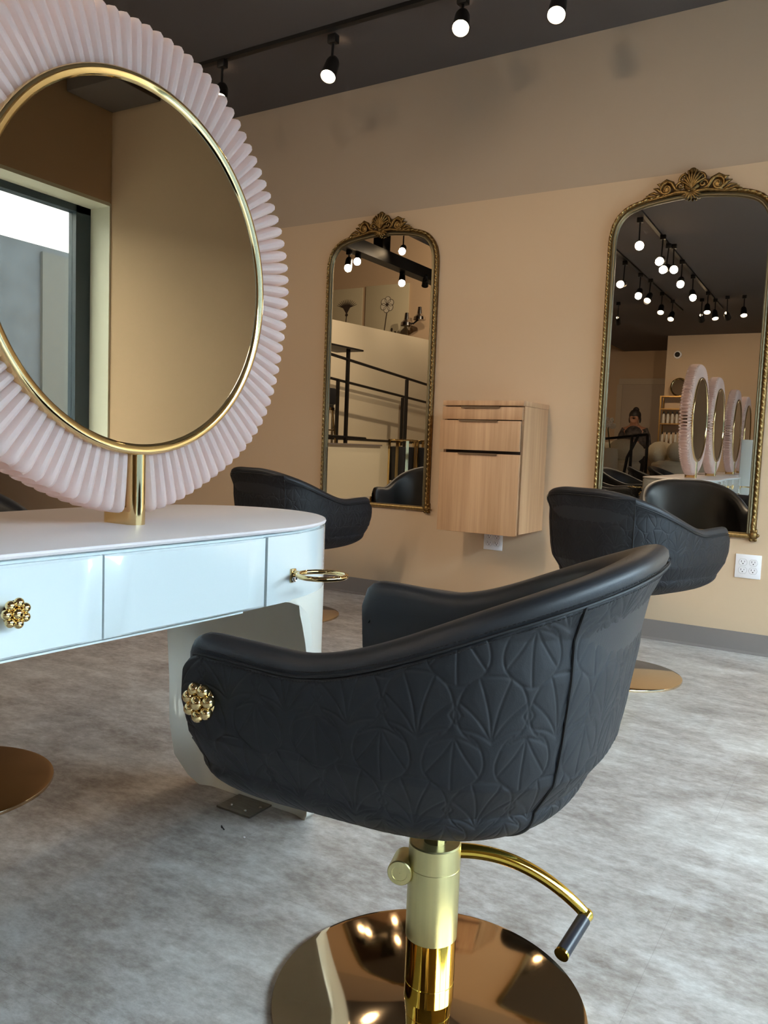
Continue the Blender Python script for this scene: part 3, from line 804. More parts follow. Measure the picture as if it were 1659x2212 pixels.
# ------------------------------------------------------------------ gilt wall mirrors
def gilt_outline(n=140):
    """(x, z) from the bottom left corner over the arched top to the bottom right"""
    hw, zb, zs, zt = 0.372, 0.575, 1.985, 2.187
    key = [(-hw, zb), (-hw, 1.995), (-0.369, 2.045), (-0.358, 2.087), (-0.340, 2.122), (-0.312, 2.150), (-0.275, 2.170), (-0.215, 2.186), (-0.15, 2.196), (-0.075, 2.204), (0.0, 2.207)]
    full = key+[(-x, z) for x, z in key[-2::-1]]
    # resample
    P = np.array(full); s = np.concatenate([[0], np.cumsum(np.hypot(*np.diff(P, axis=0).T))])
    ss = np.linspace(0, s[-1], n)
    return np.stack([np.interp(ss, s, P[:, 0]), np.interp(ss, s, P[:, 1])], 1), s[-1]
def make_gilt_mirror(loc, rz, rx, label, group):
    t = thing('gilt_mirror', label, 'mirror', loc, rz, group); t.rotation_euler = (rx, 0, rz)
    O, total = gilt_outline()
    T = np.gradient(O, axis=0); T /= np.linalg.norm(T, axis=1)[:, None]; Nn = np.stack([-T[:, 1], T[:, 0]], 1)  # outward (left of travel)
    def sweep(prof):     # prof: (outward offset, y towards the room negative)
        return [[(O[i, 0]+Nn[i, 0]*a, -b, O[i, 1]+Nn[i, 1]*a) for a, b in prof] for i in range(len(O))]
    MB().grid(sweep([(0.020, 0.0), (0.024, 0.012), (0.021, 0.022), (0.014, 0.027), (0.008, 0.026), (0.004, 0.020), (0.002, 0.018)])).build('frame', ANTIQUE, t, 50)
    MB().grid(sweep([(0.003, 0.019), (0.000, 0.024), (-0.006, 0.026), (-0.009, 0.022), (-0.011, 0.021), (-0.015, 0.023), (-0.019, 0.019), (-0.020, 0.008)])).build('inner_moulding', SILVERG, t, 60)
    # bottom rail
    MB().tube([(-0.372, -0.014, 0.572), (0.372, -0.014, 0.572)], 0.0125, 12, sx=1.0).box(-0.38, 0.38, -0.014, 0, 0.558, 0.585).build('bottom_rail', ANTIQUE_L, t, 50)
    # beads
    nb = int(total/0.0285); Op, _ = gilt_outline(nb); Tb = np.gradient(Op, axis=0)
    mb = MB()
    for i in range(1, nb-1):
        tx, tz = Tb[i]/np.linalg.norm(Tb[i]); ang = math.atan2(tz, tx)
        ox, oz = -tz, tx
        M = Matrix.Translation((Op[i, 0]+ox*0.012, -0.0275, Op[i, 1]+oz*0.012)) @ Matrix.Rotation(-ang-0.35, 4, 'Y')
        mb.sphere((0, 0, 0), 0.0125, 10, 6, (1.0, 0.5, 0.45), M)
    mb.build('beading', ANTIQUE_L, t, 60)
    # glass
    poly = [(O[i, 0]-Nn[i, 0]*0.012, O[i, 1]-Nn[i, 1]*0.012) for i in range(len(O))]
    poly[0] = (poly[0][0], 0.578); poly[-1] = (poly[-1][0], 0.578)
    n = len(poly); V = [(x, -0.012, z) for x, z in poly]+[(x, -0.006, z) for x, z in poly]
    MB().add(V, [tuple(reversed(range(n))), tuple(range(n, 2*n))]+[(i, (i+1) % n, n+(i+1) % n, n+i) for i in range(n)]).build('mirror_glass', GLASS_M, t, 0)
    # crest
    mb = MB()
    y = -0.026
    def spiral(cx, cz, r0, r1, a0, turns, th0, th1, sg, yy=y):
        pts = []; rs = []
        for i in range(40):
            u = i/39; a = a0+turns*2*math.pi*u; r = r0+(r1-r0)*u
            pts.append((cx+sg*r*math.cos(a), yy-0.010*u, cz+r*math.sin(a))); rs.append(th0+(th1-th0)*u)
        mb.tube(pts, rs, 8)
    mb.sphere((0, y+0.006, 2.245), 0.048, 22, 14, (0.95, 0.35, 1.0))
    for k in range(9):                          # shell ribs
        a = math.radians(90+(k-4)*19)
        e = (0.056*math.cos(a), 2.238+0.060*math.sin(a))
        mb.tube([(0, y-0.010, 2.212), (e[0]*0.5, y-0.020, 2.212+(e[1]-2.212)*0.55), (e[0], y-0.012, e[1])], [0.003, 0.0065, 0.005], 8)
    for sg in (1, -1):
        spiral(0.052*sg, 2.228, 0.024, 0.004, -1.4, 1.3, 0.008, 0.005, sg)
        spiral(0.030*sg, 2.262, 0.032, 0.012, -0.6, 0.45, 0.008, 0.005, sg)
        # side scrolls
        spiral(0.118*sg, 2.222, 0.036, 0.006, 2.9, -1.6, 0.0095, 0.005, sg)
        mb.sphere((0.118*sg, y, 2.222), 0.024, 14, 10, (1, 0.45, 1))
        mb.tube([(0.045*sg, y, 2.200), (0.075*sg, y-0.006, 2.214), (0.092*sg, y-0.006, 2.246), (0.120*sg, y-0.004, 2.262), (0.146*sg, y, 2.250)], [0.007, 0.010, 0.011, 0.009, 0.006], 8)
        for (x0, z0, x1, z1, w) in ((0.140, 2.205, 0.182, 2.232, 0.009), (0.150, 2.196, 0.204, 2.208, 0.008), (0.165, 2.190, 0.228, 2.188, 0.007), (0.142, 2.232, 0.166, 2.252, 0.007), (0.180, 2.186, 0.216, 2.200, 0.006)):
            mb.tube([(x0*sg, y, z0), ((x0+x1)/2*sg, y-0.010, (z0+z1)/2+0.006), (x1*sg, y-0.002, z1)], [w*0.8, w, 0.0015], 8)
        mb.tube([(0, y, 2.188), (0.03*sg, y-0.010, 2.196), (0.07*sg, y-0.006, 2.200), (0.12*sg, y-0.002, 2.190), (0.2*sg, y, 2.178)], [0.010, 0.010, 0.009, 0.008, 0.004], 8)
    # finial and pendant
    mb.sphere((0, y, 2.298), 0.013, 12, 8, (1.3, 0.7, 1)); mb.sphere((-0.016, y, 2.292), 0.010, 10, 8, (1, 0.7, 1)); mb.sphere((0.016, y, 2.292), 0.010, 10, 8, (1, 0.7, 1))
    for k in range(7):
        a = math.radians(-90+(k-3)*24)
        mb.tube([(0, y-0.004, 2.196), (0.022*math.cos(a), y-0.012, 2.194+0.018*math.sin(a)), (0.046*math.cos(a), y-0.004, 2.192+0.030*math.sin(a))], [0.004, 0.0065, 0.004], 8)
    mb.v = [(p[0], p[1], p[2]+0.016) for p in mb.v]
    mb.build('crest', ANTIQUE, t, 60)
    for sg in (1, -1):
        mb = MB(); cx, cz = sg*0.384, 0.575
        mb.sphere((cx, -0.024, cz), 0.017, 14, 10, (1, 0.7, 1.15))
        for k in range(6):
            a = 2*math.pi*k/6; mb.sphere((cx+0.019*math.cos(a), -0.020, cz+0.024*math.sin(a)), 0.009, 10, 8, (1, 0.8, 1))
        mb.tube([(cx, -0.02, cz+0.02), (cx-sg*0.004, -0.024, cz+0.05), (cx-sg*0.006, -0.02, cz+0.085)], [0.011, 0.008, 0.002], 8)
        mb.box(cx-0.016, cx+0.016, -0.022, 0, cz-0.028, cz+0.03)
        mb.build('corner_ornament', ANTIQUE, t, 60)
    return t
GG = 'tall gilt wall mirrors'
gm = make_gilt_mirror((-2.660, D-0.003, 0), 0, 0, 'tall arched gilt mirror left of the wooden wall cabinet', GG)
g2 = dup(gm, (-0.886, D-0.0095, 0), math.radians(1.0), 'tall arched gilt mirror at the right edge, reflecting the row of round mirrors', GG)
g2.rotation_euler = (math.radians(0.0), 0, math.radians(1.0))

# ------------------------------------------------------------------ wall cabinet
cb = thing('wall_cabinet', 'pale wood wall-hung cabinet with three drawers between the gilt mirrors', 'cabinet', (-1.79, D, 0.497))
Wc, Dc, Hc = 0.228, 0.36, 0.690
MB().box(-Wc+0.004, Wc, -Dc+0.022, 0, 0.008, Hc-0.027).build('carcass', WOOD, cb, 0)
MB().box(-Wc+0.02, Wc-0.012, -Dc+0.020, -Dc+0.023, 0.02, Hc-0.03).build('front_gap', CABGREY, cb, 0)
MB().rbox(-Wc+0.002, Wc+0.003, -Dc-0.002, 0, Hc-0.026, Hc, 0.0015).build('top_panel', WOOD, cb)
for z0, z1, out, w in ((0.592, 0.657, 0.0, 0), (0.432, 0.586, 0.022, 0.0), (0.0, 0.416, 0.012, 0.0)):
    d_ = MB().rbox(-Wc, Wc-0.003, -Dc-out, -Dc+0.018-out, z0, z1, 0.0012).build('drawer', WOOD, cb)
    if out: MB().box(-Wc+0.02, Wc-0.02, -Dc+0.017-out, -Dc+0.2, z0+0.015, z1-0.02).build('drawer_box', STEEL, d_, 0)
    MB().box(-0.115, 0.105, -Dc-out-0.012, -Dc-out+0.014, z1-0.0005, z1+0.0018).box(-0.115, 0.105, -Dc-out-0.0125, -Dc-out-0.0105, z1-0.006, z1+0.0018).build('handle', CHROME, d_, 0)
MB().box(-0.19, -0.08, -Dc+0.03, -Dc+0.2, -0.006, 0.008).build('mounting_strip', WOOD, cb, 0)

# ------------------------------------------------------------------ outlets
def make_outlet(x, z, label):
    t = thing('wall_outlet', label, 'outlet', (x, D, z), 0, 'white four-socket outlet plates')
    MB().rbox(-0.0575, 0.0575, -0.006, 0, -0.0575, 0.0575, 0.002).build('cover_plate', PLASTIC_W, t)
    for cx in (-0.023, 0.023):
        for cz in (-0.0195, 0.0195):
            s = MB(); pts = []
            for i in range(28):
                a = 2*math.pi*i/28; pts.append((0.0172*math.cos(a), max(-0.0145, min(0.0145, 0.0172*math.sin(a)))))
            M = Matrix.Translation((cx, -0.0058, cz)) @ Matrix.Rotation(math.pi/2, 4, 'X')
            so = s.prism(pts, 0, 0.0022, M).build('socket', PLASTIC_W, t, 30)
            q = MB().box(cx-0.0085, cx-0.0062, -0.0084, -0.0078, cz-0.001, cz+0.008).box(cx+0.0055, cx+0.0075, -0.0084, -0.0078, cz, cz+0.0075)
            q.lathe([(0.0028, 0), (0.0028, 0.0005)], 12, Matrix.Translation((cx, -0.0079, cz-0.0065)) @ Matrix.Rotation(math.pi/2, 4, 'X'))
            q.build('slots', SLOT, so, 0)
            ring = MB().tube([(cx+0.0182*math.cos(2*math.pi*i/28), -0.006, cz+max(-0.0152, min(0.0152, 0.0182*math.sin(2*math.pi*i/28)))) for i in range(28)], 0.0005, 4, True).build('socket_gap', BASEB, so, 0)
    return t
o1 = make_outlet(-0.5155, 0.422, 'white outlet plate under the right gilt mirror, fully in view')
dup(o1, (-1.847, D, 0.426), 0, 'white outlet plate half hidden below the wooden cabinet', 'white four-socket outlet plates')

# debris on the floor
tag(MB().tube([(-1.289, 1.408, 0.003), (-1.286, 1.404, 0.010), (-1.280, 1.402, 0.007), (-1.278, 1.405, 0.002)], 0.0016, 6).build('screw', SLOT, None), 'tiny dark bent screw lying on the floor in front of the steel plate', 'screw')
tag(MB().sphere((-1.215, 1.405, 0.002), 0.0035, 8, 6, (1, 0.8, 0.6)).build('plastic_chip', PLASTIC_W, None), 'tiny white chip lying on the floor below the desk leg', 'chip')

# ------------------------------------------------------------------ the hall seen in the left gilt mirror
pf = thing('raised_platform', 'low white-faced raised platform seen in the left gilt mirror', 'platform', (-8.5, -1.2, 0))
MB().box(-0.49, 0.5, -3.23, 3.2, 0, 0.925).box(-0.49, -0.1, -7.65, -3.23, 0, 0.94).build('base', mat('ivory_paint', (240, 232, 206), 0.7), pf, 0)
MB().box(-0.49, 0.53, -3.25, 3.2, 0.925, 0.95).build('deck', BASEB, pf, 0)
V = [(-9.15, -9, 0), (-9.0, -9, 0), (-9.0, 3, 0), (-9.15, 3, 0), (-9.15, -9, 3.40), (-9.0, -9, 3.40), (-9.0, 3, 3.06), (-9.15, 3, 3.06)]
struct(MB().add(V, [(0, 3, 2, 1), (4, 5, 6, 7), (0, 1, 5, 4), (1, 2, 6, 5), (2, 3, 7, 6), (3, 0, 4, 7)]), 'wall_stair', CREAM)
def railing(x, posts, rails, z0, label, shelf=None):
    t = thing('railing', label, 'railing', (x, posts[0][0], z0), 0, 'black ramp railings')
    y0 = posts[0][0]
    for y, zt in posts: MB().box(-0.026, 0.026, y-y0-0.026, y-y0+0.026, 0 if y > -4.4 or x < -8.5 else -z0, zt-z0).build('post', BLACK_METAL, t, 0)
    for ya, za, yb, zb in rails:
        MB().tube([(0, ya-y0, za-z0), (0, yb-y0, zb-z0)], 0.026, 6).build('rail', BLACK_METAL, t)
    if shelf: MB().box(-0.5, 0.08, shelf[0]-y0, shelf[1]-y0, shelf[2]-z0, shelf[2]-z0+0.03).build('shelf', BLACK_METAL, t, 0)
    return t
railing(-8.06, [(-3.36, 2.58), (-5.42, 2.24)], [(-1.5, 2.53, -7.6, 2.12), (-1.5, 1.08, -4.0, 1.05)], 0.952, 'nearer black railing with a small counter on top, in the left gilt mirror', (-3.72, -1.5, 2.58))
railing(-8.85, [(-4.2, 2.15), (-6.62, 1.97)], [(-2.0, 2.26, -8.6, 1.89), (-3.9, 1.04, -8.6, 1.02)], 0.952, 'farther black railing against the cream stair wall, in the left gilt mirror')
bs = thing('bar_stool', 'brass bar stool with black back on the platform, in the left gilt mirror', 'stool', (-8.35, -3.0, 0.951), 0)
MB().rbox(0.10, 0.15, -0.24, 0.2, 0.66, 0.95, 0.025).build('backrest', LEATHER, bs)
MB().rbox(-0.2, 0.13, -0.2, 0.2, 0.60, 0.66, 0.02).build('seat', LEATHER, bs)
MB().box(-0.2, 0.15, -0.2, 0.2, 0.56, 0.61).build('seat_frame', BRASS, bs, 0)
for sx in (-1, 1):
    for sy in (-1, 1): MB().tube([(0.14*sx, 0.15*sy, 0.57), (0.19*sx, 0.2*sy, 0.0)], 0.014, 8).build('leg', BRASS, bs)
MB().tube([(0.17, -0.18, 0.22), (0.17, 0.18, 0.22)], 0.012, 8).build('footrest', BRASS, bs)
def tub(loc, rz, label):
    t = thing('dining_chair', label, 'chair', loc, rz, 'black and gold chairs mirrored beside the platform')
    P = []
    for i in range(17):
        a = math.radians(-100+200*i/16); c, s = math.cos(a), math.sin(a)
        P.append([(0.26*c, 0.26*s, 0.3), (0.28*c, 0.28*s, 0.92), (0.24*c, 0.24*s, 0.93), (0.22*c, 0.22*s, 0.3), (0.26*c, 0.26*s, 0.3)])
    MB().grid(P).build('backrest', LEATHER, t)
    MB().lathe([(0.22, 0.36), (0.23, 0.46), (0.15, 0.48)], 24).build('seat', LEATHER, t)
    for k, a in enumerate((-90, -58, -24, 12, 48, 84)):
        c, s = math.cos(math.radians(a)), math.sin(math.radians(a))
        M = Matrix.Rotation(math.radians(a), 4, 'Z')
        MB().box(0.284, 0.30, -0.028, 0.028, 0, 1.06, M).build('leg', BRASS, t, 0)
    MB().tube([(0.29*math.cos(math.radians(-80+160*i/16)), 0.29*math.sin(math.radians(-80+160*i/16)), 1.05) for i in range(17)], 0.016, 8).build('hoop', BRASS, t)
    return t
tb = tub((-7.70, -4.72, 0), 0.5, 'black and gold tub chair nearest the white platform face, in the left gilt mirror')
dup(tb, (-7.50, -5.34, 0), 0.9, 'second black and gold tub chair from the white platform face, in the left gilt mirror', None)
dup(tb, (-7.35, -5.98, 0), 0.7, 'black and gold tub chair farthest from the white platform face, in the left gilt mirror', None)
dup(tb, (-8.18, -5.92, 0), 0.6, 'black and gold tub chair standing behind the row, in the left gilt mirror', None)
# canvases
def canvas(x0, x1, z0, z1, label):
    t = thing('flower_canvas', label, 'painting', ((x0+x1)/2, -9.0, z0)); w = (x1-x0)/2
    MB().rbox(-w, w, 0.005, 0.045, 0, z1-z0, 0.004).build('canvas', CANVASM, t); return t
cv = canvas(-11.43, -10.17, 3.1, 4.92, 'large canvas with a round five-petalled flower, in the left gilt mirror')
cx, cz = 0.02, 1.33
pm = MB(); im = MB()
for k in range(6):
    a = 2*math.pi*k/6+0.4; px_, pz_ = cx+0.115*math.cos(a), cz+0.115*math.sin(a)
    pts = [(px_+0.082*math.cos(b), pz_+0.082*math.sin(b)) for b in np.linspace(0, 2*math.pi, 20, endpoint=False)]
    M = Matrix(((1, 0, 0, 0), (0, 0, 1, 0), (0, 1, 0, 0), (0, 0, 0, 1)))
    pm.prism(pts, 0.046, 0.048+0.0004*k, M)
    im.tube([(x, 0.047, z) for x, z in pts], 0.007, 5, True)
pm.build('petals', PETALM, cv, 0)
im.sphere((cx, 0.048, cz), 0.04, 12, 8, (1, 0.15, 1))
im.tube([(cx, 0.047, cz-0.19), (cx-0.05, 0.047, cz-0.6), (cx-0.05, 0.047, cz-1.1)], 0.012, 6)
for k, (dx, dz) in enumerate(((0.16, -0.62), (0.26, -0.70), (0.30, -0.82), (0.13, -0.74))):
    im.sphere((cx+dx, 0.048, cz+dz), 0.04, 10, 6, (0.75, 0.1, 1.2)); im.tube([(cx+dx, 0.047, cz+dz), (cx+0.18, 0.047, cz-1.0)], 0.008, 5)
im.build('ink_lines', INK, cv, 50)
cv = canvas(-13.2, -11.53, 3.1, 4.90, 'large canvas with a fan-shaped thistle flower, in the left gilt mirror')
im = MB()
for k in range(13):
    a = math.radians(90+(k-6)*8.5); im.tube([(0.37, 0.047, 1.16), (0.37+0.2*math.cos(a)*0.6, 0.048, 1.16+0.17), (0.37+0.40*math.cos(a), 0.047, 1.16+0.37*math.sin(a))], [0.004, 0.016, 0.004], 5)
im.sphere((0.37, 0.048, 1.14), 0.045, 10, 6, (1, 0.12, 0.9)); im.tube([(0.37, 0.047, 1.1), (0.33, 0.047, 0.6), (0.33, 0.047, 0.1)], 0.011, 6)
im.build('ink_lines', INK, cv, 50)
# chrome two-headed lamp
lp = thing('hair_processor', 'chrome two-headed lamp with black arm, right edge of the left gilt mirror', 'lamp', (-9.72, -8.5, 0.0))
MB().lathe([(0.25, 0), (0.25, 0.03), (0.03, 0.05)], 24).build('base', BLACK_METAL, lp)
MB().tube([(0, 0, 0.05), (0.2, 0, 2.9), (0.15, 0, 3.3), (-0.0, 0, 3.5)], 0.03, 8).build('arm', BLACK_METAL, lp)
for x, z in ((-0.21, 3.81), (0.14, 3.93)):
    MB().lathe([(0.15, 0.0), (0.14, 0.07), (0.07, 0.14), (0.05, 0.3), (0.02, 0.31)], 24, Matrix.Translation((x, 0, z))).build('lamp_head', CHROME, lp)
MB().tube([(-0.21, 0, 3.90), (-0.03, 0, 3.85), (0.12, 0, 3.95)], 0.02, 8).build('bracket', BLACK_METAL, lp)
# truss beam
bm_ = thing('truss', 'dark truss with post and brace, crossing the top of the left gilt mirror', 'beam', (-4.75, 0, 2.89))
MB().box(-0.07, 0.07, -8.5, 1.66, 0, 0.13).build('beam', BLACK_METAL, bm_, 0)
MB().box(-0.06, 0.06, 0.82, 0.97, 0.13, 3.4).build('post', BLACK_METAL, bm_, 0)
MB().add(*[([(x, y, z) for x in (-0.05, 0.05) for y, z in ((1.02, 0.30), (0.92, 0.26), (1.35, 0.95), (1.45, 0.88))]), [(0, 1, 2, 3), (7, 6, 5, 4), (0, 4, 5, 1), (1, 5, 6, 2), (2, 6, 7, 3), (3, 7, 4, 0)]]).build('brace', BLACK_METAL, bm_, 0)
tg = 'spotlights clamped under the dark truss'
for (y, z), aim, lit, lb in [((1.40, 2.80), (-3.5, 3.5, 1.6), True, 'upper left spotlight under the truss, in the left gilt mirror'), ((1.56, 2.71), (-3.9, 3.0, 0.6), True, 'lower left spotlight under the truss, in the left gilt mirror'),
                             ((0.50, 2.76), (-3.9, 2.0, 0.8), True, 'spotlight in the middle below the truss, in the left gilt mirror'), ((-0.03, 2.82), (-6, -2, 0.5), False, 'unlit black spotlight at the right below the truss, in the left gilt mirror')]:
    track_head((-4.72, y, z), aim, 2.89, lb, tg, 1.5, lit, 95, 0.034)
track_head((-4.55, 0.80, 3.02), (-3.6, 3.0, 1.5), 3.35, 'spotlight above the truss, in the left gilt mirror', tg, 1.5, True, 95, 0.034)
for x, y, aim, lb in ((-7.2, -5.0, (-10.8, -9, 4.4), 'unseen hall spotlight added to brighten the flower canvases'), (-7.0, -3.2, (-9, -5.2, 1.8), 'unseen hall spotlight added to brighten the stair wall'),
                      (-5.2, -2.6, (-8, -3.6, 0.4), 'unseen hall spotlight added to brighten the platform face'), (-7.2, -6.5, (-11, -9, 5), 'second unseen hall spotlight added to brighten the flower canvases')):
    track_head((x, y, 4.9), aim, 7.0, lb, 'added unseen spotlights of the tall hall', 42.0 if 'platform' in lb else 16.0, True, 110)  # out-of-view lamps added to brighten the mirrored hall

# ------------------------------------------------------------------ far end of the salon, seen in the right gilt mirror
struct(MB().box(-4.31, -3.10, -8.9, -8.87, 0, 2.40), 'door_1', mat('pale_door_paint', (188, 172, 156), 0.7))
struct(MB().box(-4.38, -3.08, -8.9, -8.84, 2.40, 2.52).box(-4.42, -4.31, -8.9, -8.86, 0, 2.40), 'trim_2', mat('door_trim', (196, 180, 160), 0.6))
sc = thing('security_camera', 'small dark dome camera high on the far wall, in the right gilt mirror', 'camera', (-2.88, -6.84, 2.75))
MB().lathe([(0.07, 0), (0.065, 0.03)], 20, Matrix.Rotation(-math.pi/2, 4, 'X')).build('mount', PLASTIC_W, sc)
MB().sphere((0, 0.05, 0), 0.045, 14, 10).build('dome', SLOT, sc)
sh = thing('display_shelf', 'brass display shelf with product bottles against the far wall, in the right gilt mirror', 'shelf', (-2.86, -6.66, 0))
for x in (-0.2, 0.2):
    for y in (-0.14, 0.14): MB().box(x-0.012, x+0.012, y-0.012, y+0.012, 0, 2.0).build('post', BRASS_SATIN, sh, 0)
SZ = (0.78, 1.16, 1.52, 1.78, 2.0)
for z in SZ: MB().box(-0.2, 0.2, -0.15, 0.15, z-0.02, z).build('shelf_board', BRASS_SATIN, sh, 0)
pb = None
for z in (1.16, 1.52, 0.78):
    for k in range(5):
        x = -2.86-0.15+0.075*k; row = {1.16: 'middle', 1.52: 'upper', 0.78: 'lower'}[z]
        lb = '%s of five pale product bottles on the %s board of the brass shelf' % (('leftmost', 'second from left', 'middle one', 'second from right', 'rightmost')[k], row)
        if pb is None:
            pb = thing('product_bottle', lb, 'bottle', (x, -6.6, z), 0, 'bottles on the %s board' % row)
            MB().lathe([(0.026, 0), (0.026, 0.15), (0.012, 0.17)], 16).build('body', BOTTLE, pb)
            MB().lathe([(0.013, 0.17), (0.013, 0.21)], 12).build('cap', SLOT, pb)
        else: dup(pb, (x, -6.6, z), 0, lb, 'bottles on the %s board' % row)
tr = thing('table_mirror', 'small round gold mirror on top of the brass shelf', 'mirror', (-2.78, -6.62, 2.0))
MB().tube([(0.14*math.cos(a), 0, 0.16+0.15*math.sin(a)) for a in np.linspace(0, 2*math.pi, 32, endpoint=False)], 0.014, 8, True).build('frame', BRASS, tr)
MB().lathe([(0.138, -0.003), (0.138, 0.003)], 32, Matrix.Translation((0, 0, 0.16)) @ Matrix.Rotation(math.pi/2, 4, 'X')).build('mirror_glass', GLASS_M, tr, 30)
# white pedestal cabinet between the desks
wc = thing('pedestal_cabinet', 'tall white cabinet between the two desks, at the right of the right gilt mirror', 'cabinet', (-1.03, -0.83, 0))
MB().rbox(-0.07, 0.07, -0.07, 0.07, 0, 1.14, 0.008).build('body', LACQ, wc)
MB().rbox(0.068, 0.078, -0.064, 0.064, 0.06, 1.12, 0.003).build('door', LACQ, wc)
# cream armchairs with wooden legs
def armchair(loc, rz, label, R=0.42):
    t = thing('armchair', label, 'armchair', loc, rz, 'cream boucle armchairs at the far end')
    pts = [(R*math.cos(a), R*math.sin(a), 1.0+0.02*math.sin(3*a)) for a in np.linspace(math.radians(-150), math.radians(150), 40)]
    MB().tube(pts, [0.155+0.02*math.sin(i*0.4) for i in range(40)], 14).sphere(pts[0], 0.155, 14, 10).sphere(pts[-1], 0.155, 14, 10).build('back_roll', BOUCLE, t)
    MB().lathe([(0.36, 0.62), (0.44, 0.66), (0.45, 0.80), (0.40, 0.86), (0.1, 0.87)], 40).build('seat', BOUCLE, t)
    for k in range(4):
        a = math.pi/4+k*math.pi/2
        MB().tube([(0.34*math.cos(a), 0.34*math.sin(a), 0.66), (0.38*math.cos(a), 0.38*math.sin(a), 0)], 0.045, 12).build('leg', OAKLEG, t)
    return t
ac = armchair((-3.42, -4.75, 0), math.radians(-90), 'cream rounded armchair left of the black post, in the right gilt mirror', 0.36)
dup(ac, (-2.50, -5.55, 0), math.radians(-60), 'cream rounded armchair right of the person, in the right gilt mirror', None)
railr = thing('railing', 'black posts with a handrail in front of the cream armchairs, in the right gilt mirror', 'railing', (-2.86, -3.6, 0), 0, None)
MB().tube([(0, 0, 0), (0, 0, 1.22)], 0.022, 8).build('post', BLACK_METAL, railr)
MB().tube([(0.22, 0, 0), (0.22, 0, 1.24)], 0.022, 8).build('post', BLACK_METAL, railr)
MB().tube([(-0.10, 0, 0.55), (-0.05, 0, 0.9), (0.1, 0, 1.24)], 0.022, 8).build('brace', BLACK_METAL, railr)
MB().tube([(-0.7, 0, 1.12), (0.22, 0, 1.24)], 0.018, 8).build('rail', BLACK_METAL, railr)
# orchid
orc = thing('orchid', 'white orchid blossoms beside the cream armchair, at the left edge of the right gilt mirror', 'plant', (-3.20, -3.75, 0.0))
MB().lathe([(0.10, 0), (0.13, 0.5), (0.11, 1.02), (0.03, 1.03)], 24).build('planter', CREAM, orc)
MB().tube([(0, 0, 1.0), (-0.05, 0, 1.3), (-0.03, 0, 1.44), (0.02, 0, 1.42)], 0.008, 6).build('stem', STEMG, orc)
for k in range(8):
    fx, fz = -0.09+0.018*k, 1.38+0.055*math.sin(k*1.7)+0.02*(k % 2)
    b = MB()
    for j in range(5):
        a = 2*math.pi*j/5+k; b.sphere((fx+0.02*math.cos(a), 0.012*(k % 3), fz+0.02*math.sin(a)), 0.017, 8, 6, (1, 0.25, 1))
    b.build('blossom', PETAL_W, orc)

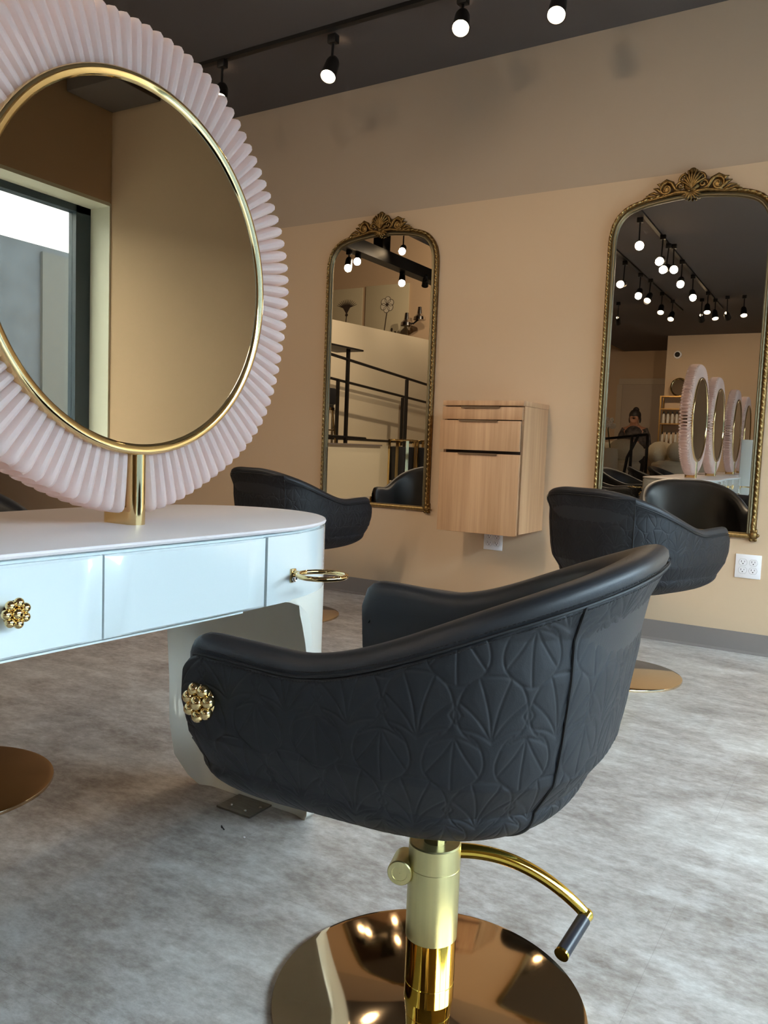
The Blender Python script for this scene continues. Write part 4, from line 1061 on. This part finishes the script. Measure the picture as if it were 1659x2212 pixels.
# person standing behind the armchairs, looking down at something in the hands
def person(loc, rz):
    t = thing('person', 'person with dark tied-up hair and a dark patterned top, standing behind the cream armchairs', 'person', loc, rz)
    J = {'pelvis': (0, 0, 0.93, .145), 'waist': (0, 0.01, 1.06, .13), 'chest': (0, 0.015, 1.24, .15), 'upper': (0, 0.02, 1.37, .125), 'neck': (0, 0.035, 1.46, .055), 'headb': (0, 0.055, 1.53, .075), 'head': (0, 0.065, 1.60, .092), 'crown': (0, 0.05, 1.665, .078),
         'jaw': (0, 0.115, 1.545, .042)}
    E_ = [('pelvis', 'waist'), ('waist', 'chest'), ('chest', 'upper'), ('upper', 'neck'), ('neck', 'headb'), ('headb', 'head'), ('head', 'crown'), ('headb', 'jaw')]
    for s, n in ((-1, 'l'), (1, 'r')):
        J['sh'+n] = (0.165*s, 0.01, 1.375, .068); J['el'+n] = (0.235*s, 0.03, 1.10, .045); J['wr'+n] = (0.09*s, 0.26, 1.16, .028); J['pa'+n] = (0.055*s, 0.315, 1.175, .030)
        J['hip'+n] = (0.09*s, 0, 0.88, .10); J['kn'+n] = (0.10*s, 0.02, 0.49, .06); J['an'+n] = (0.10*s, 0, 0.09, .040); J['to'+n] = (0.11*s, 0.15, 0.035, .033)
        E_ += [('upper', 'sh'+n), ('sh'+n, 'el'+n), ('el'+n, 'wr'+n), ('wr'+n, 'pa'+n), ('pelvis', 'hip'+n), ('hip'+n, 'kn'+n), ('kn'+n, 'an'+n), ('an'+n, 'to'+n)]
        for k in range(4):
            a = (k-1.5)*0.016
            J['f%s%da' % (n, k)] = (0.04*s+a, 0.35, 1.185, .010); J['f%s%db' % (n, k)] = (0.03*s+a, 0.375, 1.205, .0085)
            E_ += [('pa'+n, 'f%s%da' % (n, k)), ('f%s%da' % (n, k), 'f%s%db' % (n, k))]
        J['th'+n] = (0.02*s, 0.31, 1.21, .010); E_.append(('pa'+n, 'th'+n))
    names = list(J); me = bpy.data.meshes.new('body')
    me.from_pydata([J[k][:3] for k in names], [(names.index(a), names.index(b)) for a, b in E_], [])
    o = bpy.data.objects.new('body', me); COL.objects.link(o); o.parent = t
    me.materials.append(SKIN)
    o.modifiers.new('skin', 'SKIN'); len(me.skin_vertices) or bm_skin(o)
    for i, k in enumerate(names):
        r = J[k][3]; me.skin_vertices[0].data[i].radius = (r, r*0.8 if k in ('waist', 'chest', 'upper', 'pelvis') else r)
        me.skin_vertices[0].data[i].use_root = (k == 'pelvis')
    ss = o.modifiers.new('sub', 'SUBSURF'); ss.levels = 2; ss.render_levels = 2
    # hair: cap and bun
    MB().sphere((0, 0.035, 1.635), 0.108, 20, 14, (0.95, 1.0, 1.0)).sphere((0, -0.02, 1.73), 0.055, 14, 10).sphere((0.09, 0.03, 1.56), 0.03, 10, 8, (0.6, 1, 2)).sphere((-0.09, 0.03, 1.56), 0.03, 10, 8, (0.6, 1, 2)).build('hair', HAIR, t)
    # loose top: torso and sleeves
    tp = MB(); rows = []
    for z, a, b, y in ((0.80, .20, .15, 0), (0.95, .185, .15, 0), (1.08, .165, .14, 0.01), (1.24, .185, .15, 0.015), (1.36, .19, .125, 0.02), (1.42, .12, .10, 0.025), (1.455, .07, .07, 0.03)):
        rows.append([(a*math.cos(2*math.pi*i/28), y+b*math.sin(2*math.pi*i/28), z) for i in range(29)])
    tp.grid(rows)
    for s in (-1, 1): tp.tube([(0.15*s, 0.015, 1.39), (0.2*s, 0.01, 1.28), (0.24*s, 0.03, 1.10), (0.2*s, 0.12, 1.11), (0.12*s, 0.22, 1.15)], [.075, .078, .07, .058, .045], 14)
    tp.build('top', SHIRT, t)
    tr_ = MB()
    for s in (-1, 1): tr_.tube([(0.09*s, 0, 0.92), (0.10*s, 0.01, 0.7), (0.10*s, 0.02, 0.48), (0.10*s, 0, 0.10)], [.125, .105, .082, .075], 16)
    tr_.build('trousers', THREAD, t)
    return t
def bm_skin(o):
    bm = bmesh.new(); bm.from_mesh(o.data)
    if not bm.verts.layers.skin: bm.verts.layers.skin.new()
    bm.to_mesh(o.data); bm.free()
person((-3.42, -6.25, 0), math.radians(0))
